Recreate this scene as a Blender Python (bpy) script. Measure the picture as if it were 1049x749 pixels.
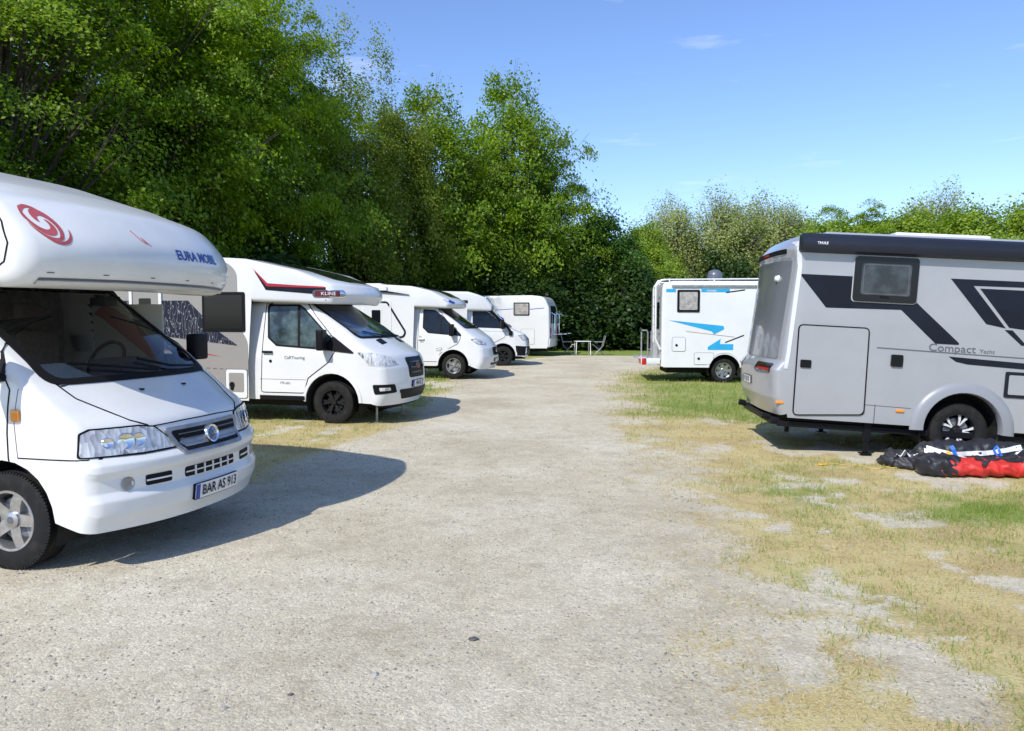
import bpy, bmesh, math, random
import numpy as np
from mathutils import Vector, Matrix, noise
from mathutils.bvhtree import BVHTree
from mathutils.geometry import delaunay_2d_cdt
R = math.radians
random.seed(7); rng = np.random.default_rng(7)
for o in list(bpy.data.objects): bpy.data.objects.remove(o)
sc = bpy.context.scene; COL = sc.collection

# ------------------------------------------------------------ camera, sky, sun, exposure
cam = bpy.data.objects.new('camera', bpy.data.cameras.new('camera')); COL.objects.link(cam)
cam.location = (0, 0, 1.745)
cam.data.sensor_width = 36; cam.data.lens = 36*780/1049
cam.data.clip_start = .05; cam.data.clip_end = 3000
cam.rotation_mode = 'QUATERNION'
M = Matrix.Rotation(R(90-3.57), 3, 'X') @ Matrix.Rotation(R(0.181), 3, 'Z')
cam.rotation_quaternion = M.to_quaternion()
sc.camera = cam
SUN = Vector((-.62, -.90, 1.03)).normalized()          # towards the sun
w = bpy.data.worlds.new('World'); sc.world = w; w.use_nodes = True
nt = w.node_tree; nt.nodes.clear()
sky = nt.nodes.new('ShaderNodeTexSky'); sky.sky_type = 'NISHITA'; sky.sun_disc = False
sky.sun_elevation = math.asin(SUN.z); sky.sun_rotation = math.atan2(SUN.x, SUN.y)
sky.air_density = 1.0; sky.dust_density = .35; sky.ozone_density = 3.2; sky.altitude = 0
bg = nt.nodes.new('ShaderNodeBackground'); bg.inputs[1].default_value = .15
tc = nt.nodes.new('ShaderNodeTexCoord'); mp = nt.nodes.new('ShaderNodeMapping'); mp.inputs['Scale'].default_value = (2.2, 2.2, 14); mp.inputs['Rotation'].default_value = (.12, .1, .3)
ns = nt.nodes.new('ShaderNodeTexNoise'); ns.inputs['Scale'].default_value = 1.6; ns.inputs['Detail'].default_value = 7; ns.inputs['Roughness'].default_value = .62
cr = nt.nodes.new('ShaderNodeValToRGB'); cr.color_ramp.elements[0].position = .60; cr.color_ramp.elements[1].position = .86
cr.color_ramp.elements[1].color = (.55, .55, .55, 1)
mx = nt.nodes.new('ShaderNodeMixRGB'); mx.inputs[2].default_value = (6.2, 6.4, 6.9, 1)
out = nt.nodes.new('ShaderNodeOutputWorld')
nt.links.new(tc.outputs['Generated'], mp.inputs[0]); nt.links.new(mp.outputs[0], ns.inputs[0]); nt.links.new(ns.outputs[0], cr.inputs[0])
nt.links.new(cr.outputs[0], mx.inputs[0]); hs = nt.nodes.new('ShaderNodeMixRGB'); hs.blend_type = 'MULTIPLY'; hs.inputs[0].default_value = 1; hs.inputs[2].default_value = (.86, .912, 1.09, 1); nt.links.new(sky.outputs[0], hs.inputs[1]); nt.links.new(hs.outputs[0], mx.inputs[1]); nt.links.new(mx.outputs[0], bg.inputs[0]); nt.links.new(bg.outputs[0], out.inputs[0])
sl = bpy.data.lights.new('sun', 'SUN'); sl.energy = 3.7; sl.angle = R(.55); sl.color = (1, .955, .88)
so = bpy.data.objects.new('sun', sl); COL.objects.link(so); so.rotation_euler = SUN.to_track_quat('Z', 'Y').to_euler()
sc.view_settings.view_transform = 'Standard'; sc.view_settings.look = 'None'; sc.view_settings.exposure = .40; sc.view_settings.gamma = 1
sc.render.engine = 'CYCLES'

# ------------------------------------------------------------ materials
def mat(name, col=(.5,.5,.5), rough=.5, metal=0, coat=0, spec=.5, noise_amt=0, noise_scale=3, bump=0, bump_scale=200, col2=None, lo=.4, hi=.6, detail=4, emit=None):
    m = bpy.data.materials.new(name); m.use_nodes = True; n = m.node_tree; b = n.nodes['Principled BSDF']
    b.inputs['Base Color'].default_value = (*col, 1); b.inputs['Roughness'].default_value = rough; b.inputs['Metallic'].default_value = metal
    b.inputs['Coat Weight'].default_value = coat; b.inputs['Coat Roughness'].default_value = .04; b.inputs['Specular IOR Level'].default_value = spec
    t = n.nodes.new('ShaderNodeTexCoord')
    if noise_amt or col2:
        z = n.nodes.new('ShaderNodeTexNoise'); z.inputs['Scale'].default_value = noise_scale; z.inputs['Detail'].default_value = detail; z.inputs['Roughness'].default_value = .65
        c = n.nodes.new('ShaderNodeValToRGB'); c.color_ramp.elements[0].position = lo; c.color_ramp.elements[1].position = hi
        c2 = col2 or tuple(v*(1-noise_amt) for v in col)
        c.color_ramp.elements[0].color = (*c2, 1); c.color_ramp.elements[1].color = (*col, 1)
        n.links.new(t.outputs['Object'], z.inputs[0]); n.links.new(z.outputs[0], c.inputs[0]); n.links.new(c.outputs[0], b.inputs['Base Color'])
    if bump:
        z = n.nodes.new('ShaderNodeTexNoise'); z.inputs['Scale'].default_value = bump_scale; z.inputs['Detail'].default_value = 3
        bp = n.nodes.new('ShaderNodeBump'); bp.inputs['Strength'].default_value = bump; bp.inputs['Distance'].default_value = .01
        n.links.new(t.outputs['Object'], z.inputs[0]); n.links.new(z.outputs[0], bp.inputs['Height']); n.links.new(bp.outputs[0], b.inputs['Normal'])
    return m
PAINT = mat('white_paint', (.70,.71,.71), .32, coat=.6, noise_amt=.07, noise_scale=1.3, lo=.35, hi=.65, bump=.012, bump_scale=2.2)
OLDPAINT = mat('old_white_paint', (.72,.72,.70), .36, coat=.45, noise_amt=.09, noise_scale=2.1, lo=.33, hi=.62, bump=.02, bump_scale=2.5)
GREYPAINT = mat('silver_grey_paint', (.34,.35,.37), .30, metal=.15, coat=.6, noise_amt=.06, noise_scale=1.2, bump=.012, bump_scale=1.6)
REARGREY = mat('rear_grey_gel_coat', (.17,.18,.20), .2, coat=.6, noise_amt=.08, noise_scale=1.5, bump=.02, bump_scale=2)
BEIGE = mat('warm_grey_panel', (.27,.255,.24), .38, coat=.4, noise_amt=.06, noise_scale=1.1)
BLACK = mat('black_plastic', (.008,.008,.010), .45, spec=.14, bump=.08, bump_scale=300)
GBLACK = mat('gloss_black', (.006,.007,.010), .10, spec=.3)
DECAL = mat('dark_decal', (.010,.012,.022), .42, spec=.22, noise_amt=.3, noise_scale=2)
RUB = mat('rubber', (.014,.014,.014), .8, spec=.2, noise_amt=.35, noise_scale=9, bump=.25, bump_scale=140, col2=(.032,.030,.027), lo=.3, hi=.5)
SEAL = mat('rubber_seal', (.008,.008,.009), .6, spec=.15)
ALLOY = mat('alloy', (.52,.52,.53), .30, metal=.85, noise_amt=.25, noise_scale=14)
DALLOY = mat('dark_alloy', (.02,.02,.022), .35, metal=.4)
CHROME = mat('chrome', (.75,.75,.77), .08, metal=1)
GALV = mat('galvanised_steel', (.38,.38,.39), .45, metal=.7, noise_amt=.3, noise_scale=8)
UNDER = mat('underbody', (.012,.012,.012), .9, noise_amt=.4, noise_scale=6)
RED = mat('red_plastic', (.42,.012,.012), .2, coat=.5)
REDST = mat('red_stripe', (.40,.02,.03), .35)
SWIRL = mat('faded_red', (.44,.09,.10), .4, noise_amt=.12, noise_scale=9)
AMBER = mat('amber', (.75,.26,.015), .25, coat=.5)
BLUETX = mat('blue_lettering', (.02,.07,.34), .4)
CYAN = mat('cyan_decal', (.02,.34,.62), .4, noise_amt=.08, noise_scale=3)
PLATEW = mat('plate_white', (.72,.73,.73), .35)
PLATEB = mat('plate_blue', (.01,.05,.32), .35)
GREYTX = mat('grey_lettering', (.10,.10,.12), .4)
CREAM = mat('cream_trim', (.62,.60,.55), .6, noise_amt=.08)
SEATM = mat('seat_fabric', (.34,.27,.22), .9, noise_amt=.3, noise_scale=40)
DASH = mat('dashboard', (.07,.075,.095), .7, bump=.2, bump_scale=200)
PAPER = mat('paper', (.55,.66,.68), .7, noise_amt=.25, noise_scale=60)
BLIND = mat('window_blind', (.30,.33,.34), .8, noise_amt=.15, noise_scale=5)
AWN = mat('awning_case', (.022,.026,.040), .3, metal=.2, spec=.3, noise_amt=.15, noise_scale=1)
TABLEM = mat('table_white', (.74,.73,.68), .5)
BARK = mat('bark', (.075,.06,.045), .95, noise_amt=.5, noise_scale=14, bump=.8, bump_scale=24)
def refl_mat(name, c=(.62,.66,.72)):
    m = mat(name, c, .12, metal=.15, coat=1); n = m.node_tree; b = n.nodes['Principled BSDF']
    t = n.nodes.new('ShaderNodeTexCoord'); v = n.nodes.new('ShaderNodeTexVoronoi'); v.inputs['Scale'].default_value = 24
    r = n.nodes.new('ShaderNodeValToRGB'); e = r.color_ramp.elements; e[0].position = .1; e[0].color = (.20,.20,.21,1); e[1].position = .55; e[1].color = (.66,.66,.66,1)
    mp_ = n.nodes.new('ShaderNodeMapping'); mp_.inputs['Scale'].default_value = (1.3, 1.3, .45); n.links.new(t.outputs['Object'], mp_.inputs[0]); n.links.new(mp_.outputs[0], v.inputs[0]); n.links.new(v.outputs['Color'], r.inputs[0]); n.links.new(r.outputs[0], b.inputs['Base Color'])
    bp = n.nodes.new('ShaderNodeBump'); bp.inputs['Strength'].default_value = .35; bp.inputs['Distance'].default_value = .02
    n.links.new(v.outputs['Distance'], bp.inputs['Height']); n.links.new(bp.outputs[0], b.inputs['Normal']); return m
LAMP = refl_mat('headlight_reflector')
def glass_mat(name, tint, dark=.0):
    m = bpy.data.materials.new(name); m.use_nodes = True; n = m.node_tree; n.nodes.clear()
    o = n.nodes.new('ShaderNodeOutputMaterial'); t = n.nodes.new('ShaderNodeBsdfTransparent'); t.inputs[0].default_value = (*tint, 1)
    g = n.nodes.new('ShaderNodeBsdfGlossy'); g.inputs[1].default_value = .02; f = n.nodes.new('ShaderNodeFresnel'); f.inputs[0].default_value = 1.52
    x = n.nodes.new('ShaderNodeMixShader'); n.links.new(f.outputs[0], x.inputs[0]); n.links.new(t.outputs[0], x.inputs[1]); n.links.new(g.outputs[0], x.inputs[2]); n.links.new(x.outputs[0], o.inputs[0]); return m
CLEAR = glass_mat('windscreen_glass', (.86,.89,.90))
DGLASS = mat('dark_glass', (.010,.014,.020), .03, spec=.32, noise_amt=.5, noise_scale=2.5)
TEALGL = mat('tinted_glass', (.10,.15,.15), .05, spec=.4, col2=(.02,.03,.035), noise_scale=3.5, lo=.38, hi=.66)
SHEEN = mat('blinded_windscreen', (.03,.10,.24), .04, coat=.6, spec=.8, col2=(.015,.02,.028), noise_scale=2.2, lo=.42, hi=.62)
CURT = mat('curtained_glass', (.42,.40,.37), .15, coat=.6, noise_amt=.35, noise_scale=9)
MAPDECAL = mat('contour_line_decal', (.014,.017,.032), .42, spec=.22)
def _lines():
    n = MAPDECAL.node_tree; b = n.nodes['Principled BSDF']; t = n.nodes.new('ShaderNodeTexCoord'); mpg = n.nodes.new('ShaderNodeMapping'); mpg.inputs['Scale'].default_value = (1, .2, .35)
    z = n.nodes.new('ShaderNodeTexNoise'); z.inputs['Scale'].default_value = 3.2; z.inputs['Detail'].default_value = 4; z.inputs['Roughness'].default_value = .55
    a = n.nodes.new('ShaderNodeMath'); a.operation = 'MULTIPLY'; a.inputs[1].default_value = 16
    f = n.nodes.new('ShaderNodeMath'); f.operation = 'FRACT'
    r = n.nodes.new('ShaderNodeValToRGB'); e = r.color_ramp.elements; e[0].position = .0; e[0].color = (.45,.45,.47,1); e[1].position = .13; e[1].color = (.014,.017,.032,1)
    n.links.new(t.outputs['Object'], mpg.inputs[0]); n.links.new(mpg.outputs[0], z.inputs[0]); n.links.new(z.outputs[0], a.inputs[0]); n.links.new(a.outputs[0], f.inputs[0]); n.links.new(f.outputs[0], r.inputs[0]); n.links.new(r.outputs[0], b.inputs['Base Color'])
_lines()

# ------------------------------------------------------------ helpers
def link(o, parent=None):
    COL.objects.link(o)
    if parent: o.parent = parent
    return o
def mesh_obj(name, v, f, m, parent=None, smooth=None):
    me = bpy.data.meshes.new(name); me.from_pydata([tuple(p) for p in v], [], [tuple(q) for q in f]); me.validate(); me.update()
    me.materials.append(m)
    if smooth is not None:
        for p in me.polygons: p.use_smooth = True
        me.set_sharp_from_angle(angle=R(smooth))
    return link(bpy.data.objects.new(name, me), parent)
class MB:
    def __init__(s): s.v = []; s.f = []
    def add(s, v, f):
        k = len(s.v); s.v += [Vector(p) for p in v]; s.f += [[i+k for i in q] for q in f]; return s
    def box(s, x0, x1, y0, y1, z0, z1, rot=None, loc=(0,0,0)):
        v = [Vector((x, y, z)) for x in (x0, x1) for y in (y0, y1) for z in (z0, z1)]
        if rot: v = [rot @ p for p in v]
        v = [p+Vector(loc) for p in v]
        return s.add(v, [(0,1,3,2),(4,6,7,5),(0,4,5,1),(2,3,7,6),(0,2,6,4),(1,5,7,3)])
    def bbox(s, x0, x1, y0, y1, z0, z1, b=.02, seg=2, rot=None, loc=(0,0,0)):   # bevelled box
        bm = bmesh.new(); bmesh.ops.create_cube(bm, size=1)
        for q in bm.verts: q.co = Vector(((x0+x1)/2+q.co.x*(x1-x0), (y0+y1)/2+q.co.y*(y1-y0), (z0+z1)/2+q.co.z*(z1-z0)))
        bmesh.ops.bevel(bm, geom=list(bm.edges), offset=b, segments=seg, affect='EDGES', profile=.6)
        bm.verts.index_update(); v = [q.co.copy() for q in bm.verts]; f = [[q.index for q in p.verts] for p in bm.faces]; bm.free()
        if rot: v = [rot @ p for p in v]
        return s.add([p+Vector(loc) for p in v], f)
    def tube(s, pts, r, n=8, cap=True):
        pts = [Vector(p) for p in pts]; rr = r if isinstance(r, (list, tuple)) else [r]*len(pts); v = []; f = []; up = None
        for i, p in enumerate(pts):
            d = (pts[min(i+1, len(pts)-1)]-pts[max(i-1, 0)]).normalized()
            if up is None: up = d.orthogonal().normalized()
            up = (up-d*up.dot(d)).normalized(); sd = d.cross(up)
            v += [p+(up*math.cos(a)+sd*math.sin(a))*rr[i] for a in [2*math.pi*k/n for k in range(n)]]
        for i in range(len(pts)-1):
            for k in range(n): f.append((i*n+k, i*n+(k+1) % n, (i+1)*n+(k+1) % n, (i+1)*n+k))
        if cap: f.append(tuple(range(n))[::-1]); f.append(tuple((len(pts)-1)*n+k for k in range(n)))
        return s.add(v, f)
    def lathe(s, prof, n=40, c=(0,0,0), axis='y'):    # prof: (axial, radius)
        v = []; f = []
        for a, r in prof:
            for k in range(n):
                t = 2*math.pi*k/n; p = (r*math.cos(t), a, r*math.sin(t)) if axis == 'y' else ((r*math.cos(t), r*math.sin(t), a) if axis == 'z' else (a, r*math.cos(t), r*math.sin(t)))
                v.append(Vector(p)+Vector(c))
        for i in range(len(prof)-1):
            for k in range(n): f.append((i*n+k, i*n+(k+1) % n, (i+1)*n+(k+1) % n, (i+1)*n+k))
        return s.add(v, f)
    def build(s, name, m, parent=None, smooth=35): return mesh_obj(name, s.v, s.f, m, parent, smooth)
def empty(name, loc=(0,0,0), rot=(0,0,0), parent=None):
    o = bpy.data.objects.new(name, None); o.location = loc; o.rotation_euler = rot; o.empty_display_size = .2; return link(o, parent)
def tag(o, label, cat, group=None):
    o['label'] = label; o['category'] = cat
    if group: o['group'] = group
    return o
def kind(o, k): o['kind'] = k; return o
def fillet(P, closed=False, seg=5):
    out = []; n = len(P)
    for i, q in enumerate(P):
        r = q[2] if len(q) > 2 else 0; p = Vector(q[:2])
        if r <= 0 or (not closed and i in (0, n-1)): out.append(p); continue
        a = Vector(P[(i-1) % n][:2])-p; b = Vector(P[(i+1) % n][:2])-p; la, lb = a.length, b.length; a.normalize(); b.normalize()
        ang = a.angle(b)
        if ang > R(178): out.append(p); continue
        d = min(r/math.tan(ang/2), .48*la, .48*lb); p0 = p+a*d; p1 = p+b*d
        for k in range(seg+1):
            t = k/seg; out.append(p0*(1-t)**2+p*2*t*(1-t)+p1*t*t)
    return out
def resample(P, step, closed=False):
    out = []; n = len(P)
    for i in range(n if closed else n-1):
        a, b = P[i], P[(i+1) % n]; L = (b-a).length
        if L < 1e-6: continue
        k = max(1, int(math.ceil(L/step-1e-6)))
        out += [a.lerp(b, j/k) for j in range(k)]
    if not closed: out.append(P[-1])
    return out
def inside(p, poly):
    c = False; n = len(poly); x, y = p; j = n-1
    for i in range(n):
        xi, yi = poly[i]; xj, yj = poly[j]
        if (yi > y) != (yj > y) and x < (xj-xi)*(y-yi)/(yj-yi)+xi: c = not c
        j = i
    return c
def fill(loop, step):
    """triangulate a closed 2d loop with interior grid points -> verts, tris (first len(loop) verts are the loop)"""
    xs = [p.x for p in loop]; ys = [p.y for p in loop]; pts = [Vector(p) for p in loop]; lp = [tuple(p) for p in loop]
    x = min(xs)+step/2
    while x < max(xs):
        y = min(ys)+step/2
        while y < max(ys):
            if inside((x, y), lp):
                if min((abs(q[0]-x)+abs(q[1]-y)) for q in lp) > step*.45: pts.append(Vector((x, y)))
            y += step
        x += step
    n = len(loop)
    ov, oe, of, *_ = delaunay_2d_cdt(pts, [], [list(range(n))], 1, 1e-6)
    return ov, [list(t) for t in of]
class Shell:
    """smooth vehicle body: centre profile + side outline + half width function"""
    def __init__(s, prof, bottom, W, r=.1, bow=None, step=.06, cut=None, sstep=.12, ny=7, soft=0):
        P = resample(fillet(prof), step)
        for _ in range(soft): P = [P[0]]+[(P[i-1]+P[i]*2+P[i+1])/4 for i in range(1, len(P)-1)]+[P[-1]]
        n = len(P); s.v = []; s.f = []
        phis = [R(a) for a in (18, 36, 54, 72, 90)]; tn = []
        for i in range(n):
            t = (P[min(i+1, n-1)]-P[max(i-1, 0)]).normalized(); tn.append(Vector((-t.y, t.x)))
        rows = []; edge = []
        for i in range(n):
            p, nn = P[i], tn[i]; B = bow(p.x, p.y) if bow else 0
            rr = r(p.x, p.y) if callable(r) else r
            e = p-nn*rr-Vector((B, 0)); Wd = W(e.x, e.y); row = []; edge.append(e)
            for k in range(-ny, ny+1):
                y = (Wd-rr)*k/ny; t = abs(y/Wd); row.append((y, B*t**2.4, 0))
            R_ = []
            for ph in phis: y = Wd-rr+rr*math.sin(ph); R_.append((y, B*(y/Wd)**2.4, rr*(1-math.cos(ph))))
            row = [(-a, b, c) for a, b, c in R_[::-1]]+row+R_
            rows.append([Vector((p.x-b-nn.x*c, a, p.y-nn.y*c)) for a, b, c in row])
        m = len(rows[0])
        for row in rows: s.v += row
        for i in range(n-1):
            for k in range(m-1):
                c = (rows[i][k]+rows[i+1][k+1])/2
                if cut and cut(c): continue
                s.f.append((i*m+k, (i+1)*m+k, (i+1)*m+k+1, i*m+k+1))
        loop = edge+[Vector(b) for b in resample([edge[-1]]+[Vector(q) for q in bottom]+[edge[0]], .12)[1:-1]]
        clean = [loop[0]]
        for q in loop[1:]:
            if (q-clean[-1]).length > 1e-4: clean.append(q)
        ov, of = fill(clean, sstep)
        for sg in (-1, 1):
            k = len(s.v); s.v += [Vector((q.x, sg*W(q.x, q.y), q.y)) for q in ov]
            s.f += [[i+k for i in (t if sg < 0 else t[::-1])] for t in of if not (cut and cut(sum((s.v[q+k] for q in t), Vector())/3))]
        s.bvh = BVHTree.FromPolygons(s.v, s.f)
    def build(s, name, m, parent, angle=32):
        o = mesh_obj(name, s.v, s.f, m, parent); me = o.data
        bm = bmesh.new(); bm.from_mesh(me); bmesh.ops.remove_doubles(bm, verts=bm.verts, dist=2e-4); bmesh.ops.recalc_face_normals(bm, faces=bm.faces); bm.to_mesh(me); bm.free()
        for p in me.polygons: p.use_smooth = True
        me.set_sharp_from_angle(angle=R(angle)); s.o = o; return o
def frame(az):
    a = R(az); return Vector((math.cos(a), math.sin(a), 0)), Vector((-math.sin(a), math.cos(a), 0)), Vector((0, 0, 1))
TOP = 'top'
def norm_bvh(b): return [getattr(q, 'bvh', q) for q in (b if isinstance(b, list) else [b])]
def cast(bvhs, p2, az, back=8, rng_=40):
    bvhs = norm_bvh(bvhs)
    if az == TOP: D = Vector((0,0,1)); U = Vector((1,0,0)); V = Vector((0,1,0))
    else: D, U, V = frame(az)
    o = U*p2[0]+V*p2[1]+D*back*2; best = None
    for b in bvhs:
        h = b.ray_cast(o, -D, rng_)
        if h[0] is not None and (best is None or h[3] < best[2]): best = (h[0], h[1], h[3])
    if best is None:
        q = U*p2[0]+V*p2[1]+D*1.0; bd = None
        for b in bvhs:
            h = b.find_nearest(q)
            if h[0] is not None and (bd is None or h[3] < bd): bd = h[3]; best = (h[0], h[1], 0)
    nn = best[1]
    if nn.dot(D) < 0: nn = -nn
    return best[0], (nn+D*.6).normalized()
def patch(name, pts, az, bv, off, m, parent, step=.1, round_=0, thick=None, smooth=40):
    """a panel, pane or decal laid on a body: 2d outline seen from azimuth az, pressed on to the shell"""
    bv = norm_bvh(bv); D, U, V = frame(az) if az != TOP else (None, None, None)
    P = list(pts)
    if round_: P = [(p[0], p[1], round_) for p in P]
    loop = resample(fillet(P, True), step, True); a = sum(loop[i].x*loop[(i+1) % len(loop)].y-loop[(i+1) % len(loop)].x*loop[i].y for i in range(len(loop)))
    if a < 0: loop = loop[::-1]
    cl = [loop[0]]
    for q in loop[1:]:
        if (q-cl[-1]).length > 1e-3: cl.append(q)
    loop = cl; ov, of = fill(loop, step)
    top = []; bot = []
    for q in ov:
        p, n = cast(bv, q, az); top.append(p+n*off); bot.append(p-n*.004 if thick is None else p+n*(off-thick))
    n = len(loop); k = len(top); v = top+bot[:n]; idx = {}
    f = [t for t in of]
    for i in range(n): j = (i+1) % n; f.append([j, i, k+i, k+j])
    return mesh_obj(name, v, f, m, parent, smooth)
def outline_patch(name, pts, az, bv, off, m, parent, wd=.012, round_=0, step=.06):
    """thin raised line following a closed outline (seam, rubber seal)"""
    P = [(p[0], p[1], round_) for p in pts] if round_ else pts
    return line_patch(name, resample(fillet(P, True), step, True), az, bv, off, m, parent, wd, True)
def line_patch(name, pts, az, bv, off, m, parent, wd=.012, closed=False, step=.06):
    bv = norm_bvh(bv); P = [Vector(p[:2]) for p in pts]
    if not closed: P = resample(P, step)
    n = len(P); v = []; f = []
    for i in range(n):
        a = P[(i-1) % n] if closed or i else P[i]; b = P[(i+1) % n] if closed or i < n-1 else P[i]
        t = (b-a).normalized(); s_ = Vector((-t.y, t.x))*wd/2
        for q in (P[i]+s_, P[i]-s_):
            p, nn = cast(bv, q, az); v += [p+nn*off, p-nn*.002]
    for i in range(n if closed else n-1):
        a, b = 4*i, 4*((i+1) % n); f += [(a, b, b+2, a+2), (a+1, b+1, b, a), (a+2, b+2, b+3, a+3)]
    return mesh_obj(name, v, f, m, parent)
def text_patch(name, s, x, z, size, az, bv, off, m, parent, rot=0, sx=1, bold=.0, shear=0, align='CENTER'):
    bv = norm_bvh(bv)
    cu = bpy.data.curves.new('t', 'FONT'); cu.body = s; cu.size = size; cu.align_x = align; cu.align_y = 'CENTER'; cu.shear = shear; cu.offset = bold; cu.resolution_u = 3
    to = bpy.data.objects.new('t', cu); COL.objects.link(to); dg = bpy.context.evaluated_depsgraph_get(); me = bpy.data.meshes.new_from_object(to.evaluated_get(dg))
    bpy.data.objects.remove(to)
    bm = bmesh.new(); bm.from_mesh(me)
    for _ in range(2):
        le = [e for e in bm.edges if e.calc_length() > .06]
        if not le: break
        bmesh.ops.subdivide_edges(bm, edges=le, cuts=2); bmesh.ops.triangulate(bm, faces=bm.faces)
    c, s_ = math.cos(rot), math.sin(rot)
    for q in bm.verts:
        a, b = q.co.x*sx, q.co.y
        p, n = cast(bv, (x+a*c-b*s_, z+a*s_+b*c), az); q.co = p+n*off
    bm.to_mesh(me); bm.free(); me.name = name; me.materials.clear(); me.materials.append(m)
    return link(bpy.data.objects.new(name, me), parent)
def rect(x0, x1, z0, z1): return [(x0, z0), (x1, z0), (x1, z1), (x0, z1)]

# ------------------------------------------------------------ wheels
def spokes(mb, n, r0, r1, w0, w1, y0, y1, t=.03, twin=0, a0=0):
    for k in range(n):
        for tw in ((-twin, twin) if twin else (0,)):
            a = 2*math.pi*k/n+a0; pts = []
            for (r, w_, y) in ((r0, w0, y0), ((r0+r1)/2, (w0+w1)/2, (y0+y1)/2-.006), (r1, w1, y1)):
                for s_ in (-1, 1):
                    for d in (0, t):
                        lat = s_*w_/2; aa = a+tw*(r/r1); pts.append((r*math.cos(aa)-lat*math.sin(aa), y+d+(0 if d else abs(0)), r*math.sin(aa)+lat*math.cos(aa)))
            f = []
            for i in (0, 4): f += [(i, i+4, i+6, i+2), (i+1, i+3, i+7, i+5), (i, i+1, i+5, i+4), (i+2, i+6, i+7, i+3)]
            f.append((0, 2, 3, 1)); f.append((8, 9, 11, 10)); mb.add([Vector(p) for p in pts], f)
def wheel(parent, x, side, rad=.34, rimr=.20, wd=.215, yo=.97, style='alloy5', steer=0):
    """outer face at y = side*yo; built facing -y, turned for the left side"""
    w_ = empty('wheel', (x, side*(yo-wd/2), rad), (0, 0, (0 if side < 0 else math.pi)+steer), parent)
    h = wd/2; t = MB()
    pr = [(h*.55, rimr-.01), (h*.92, rimr+.01), (h*1.0, rimr+.045), (h*.98, rad-.045), (h*.86, rad-.012)]
    pr2 = []
    for y in (.62, .6, .54, .52, .22, .2, .14, .12): pr2.append((h*y, rad if round(y*100) in (62, 52, 22, 12) else rad-.009))
    full = pr+[(h*.62, rad), (h*.60, rad-.01), (h*.54, rad-.01), (h*.52, rad), (h*.22, rad+.001), (h*.2, rad-.01), (h*.12, rad-.01), (h*.1, rad+.001)]
    full = [(-a, r) for a, r in full]+[(a, r) for a, r in full[::-1]]
    t.lathe(full, 56)
    for k in range(84):      # tread / shoulder blocks
        a = 2*math.pi*k/84; m3 = Matrix.Rotation(-a, 3, 'Y')
        for sg in (-1, 1): t.box(rad-.014, rad+.0015, sg*h*.66-.012+sg*.005, sg*h*.80+.012+sg*.005 if sg > 0 else sg*h*.66+.01, -.009, .007, rot=m3) if sg > 0 else t.box(rad-.014, rad+.001, -h*.9, -h*.64, -.009, .007, rot=m3)
    t.build('tyre', RUB, w_)
    r = MB(); pr = [(-h*.62, rimr+.004), (-h*.86, rimr+.012), (-h*.94, rimr+.006), (-h*.92, rimr-.010), (-h*.55, rimr-.022), (h*.6, rimr-.03)]
    r.lathe(pr, 44)
    rm = ALLOY; y0 = -h*.50; y1 = -h*.62
    if style == 'alloy5':
        spokes(r, 5, .05, rimr-.006, .085, .075, y0-.01, y1+.0, .05); r.lathe([(-h*.78, 0), (-h*.78, .032), (-h*.7, .055), (-h*.3, .06)], 20)
    elif style == 'dark':
        rm = DALLOY; spokes(r, 6, .04, rimr-.006, .03, .035, y0, y1, .04, twin=.16); r.lathe([(-h*.7, 0), (-h*.7, .04), (-h*.3, .06)], 20)
    elif style == 'machined10':
        rm = DALLOY; spokes(r, 5, .04, rimr-.006, .03, .05, y0, y1, .04, twin=.24)
        r.lathe([(-h*.7, 0), (-h*.7, .035), (-h*.3, .06)], 20)
    elif style == 'fan':
        spokes(r, 5, .05, rimr-.006, .05, .055, y0, y1, .04, twin=.15); r.lathe([(-h*.78, 0), (-h*.75, .04), (-h*.3, .06)], 20)
    elif style == 'cover':
        spokes(r, 7, .05, rimr-.006, .07, .10, y0, y1, .04); r.lathe([(-h*.75, 0), (-h*.7, .06), (-h*.3, .08)], 24)
    r.build('rim', rm, w_)
    if style in ('machined10', 'fan'):
        q = MB(); spokes(q, 5, .07, rimr-.012, .018, .034, y0-.006, y1-.006, .01, twin=.24 if style == 'machined10' else .15); q.build('spoke_face', mat('machined_face', (.62,.62,.63), .3, spec=.6) if style == 'machined10' else ALLOY, w_)
    if style == 'alloy5': MB().lathe([(-h*.80, 0), (-h*.80, .026), (-h*.74, .03)], 20).build('hub_cap', GREYTX, w_)
    b = MB().lathe([(-h*.2, 0), (-h*.2, .15), (-h*.05, .16), (h*.3, .16)], 30); b.build('brake_disc', GALV if style != 'dark' else UNDER, w_)
    return w_
def arch_liner(mb, x, rad=.42, y0=.55, y1=.95, side=1, zc=.34):
    for sg in (side,):
        v = []; f = []; n = 14
        for k in range(n+1):
            a = math.pi*(-.12+1.24*k/n)
            for y in (y0, y1): v.append(Vector((x+rad*math.cos(a), sg*y, zc+rad*math.sin(a))))
        for k in range(n): f.append((2*k, 2*k+1, 2*k+3, 2*k+2))
        f.append([2*k for k in range(n+1)]); mb.add(v, f)
def arch(x, r, zb, zc=.36, n=12):   # front to rear along the bottom
    a0 = math.asin(max(-1, min(1, (zb-zc)/r)))
    return [(x+r*math.cos(a0+(math.pi-2*a0)*k/n), zc+r*math.sin(a0+(math.pi-2*a0)*k/n)) for k in range(n+1)]

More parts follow.
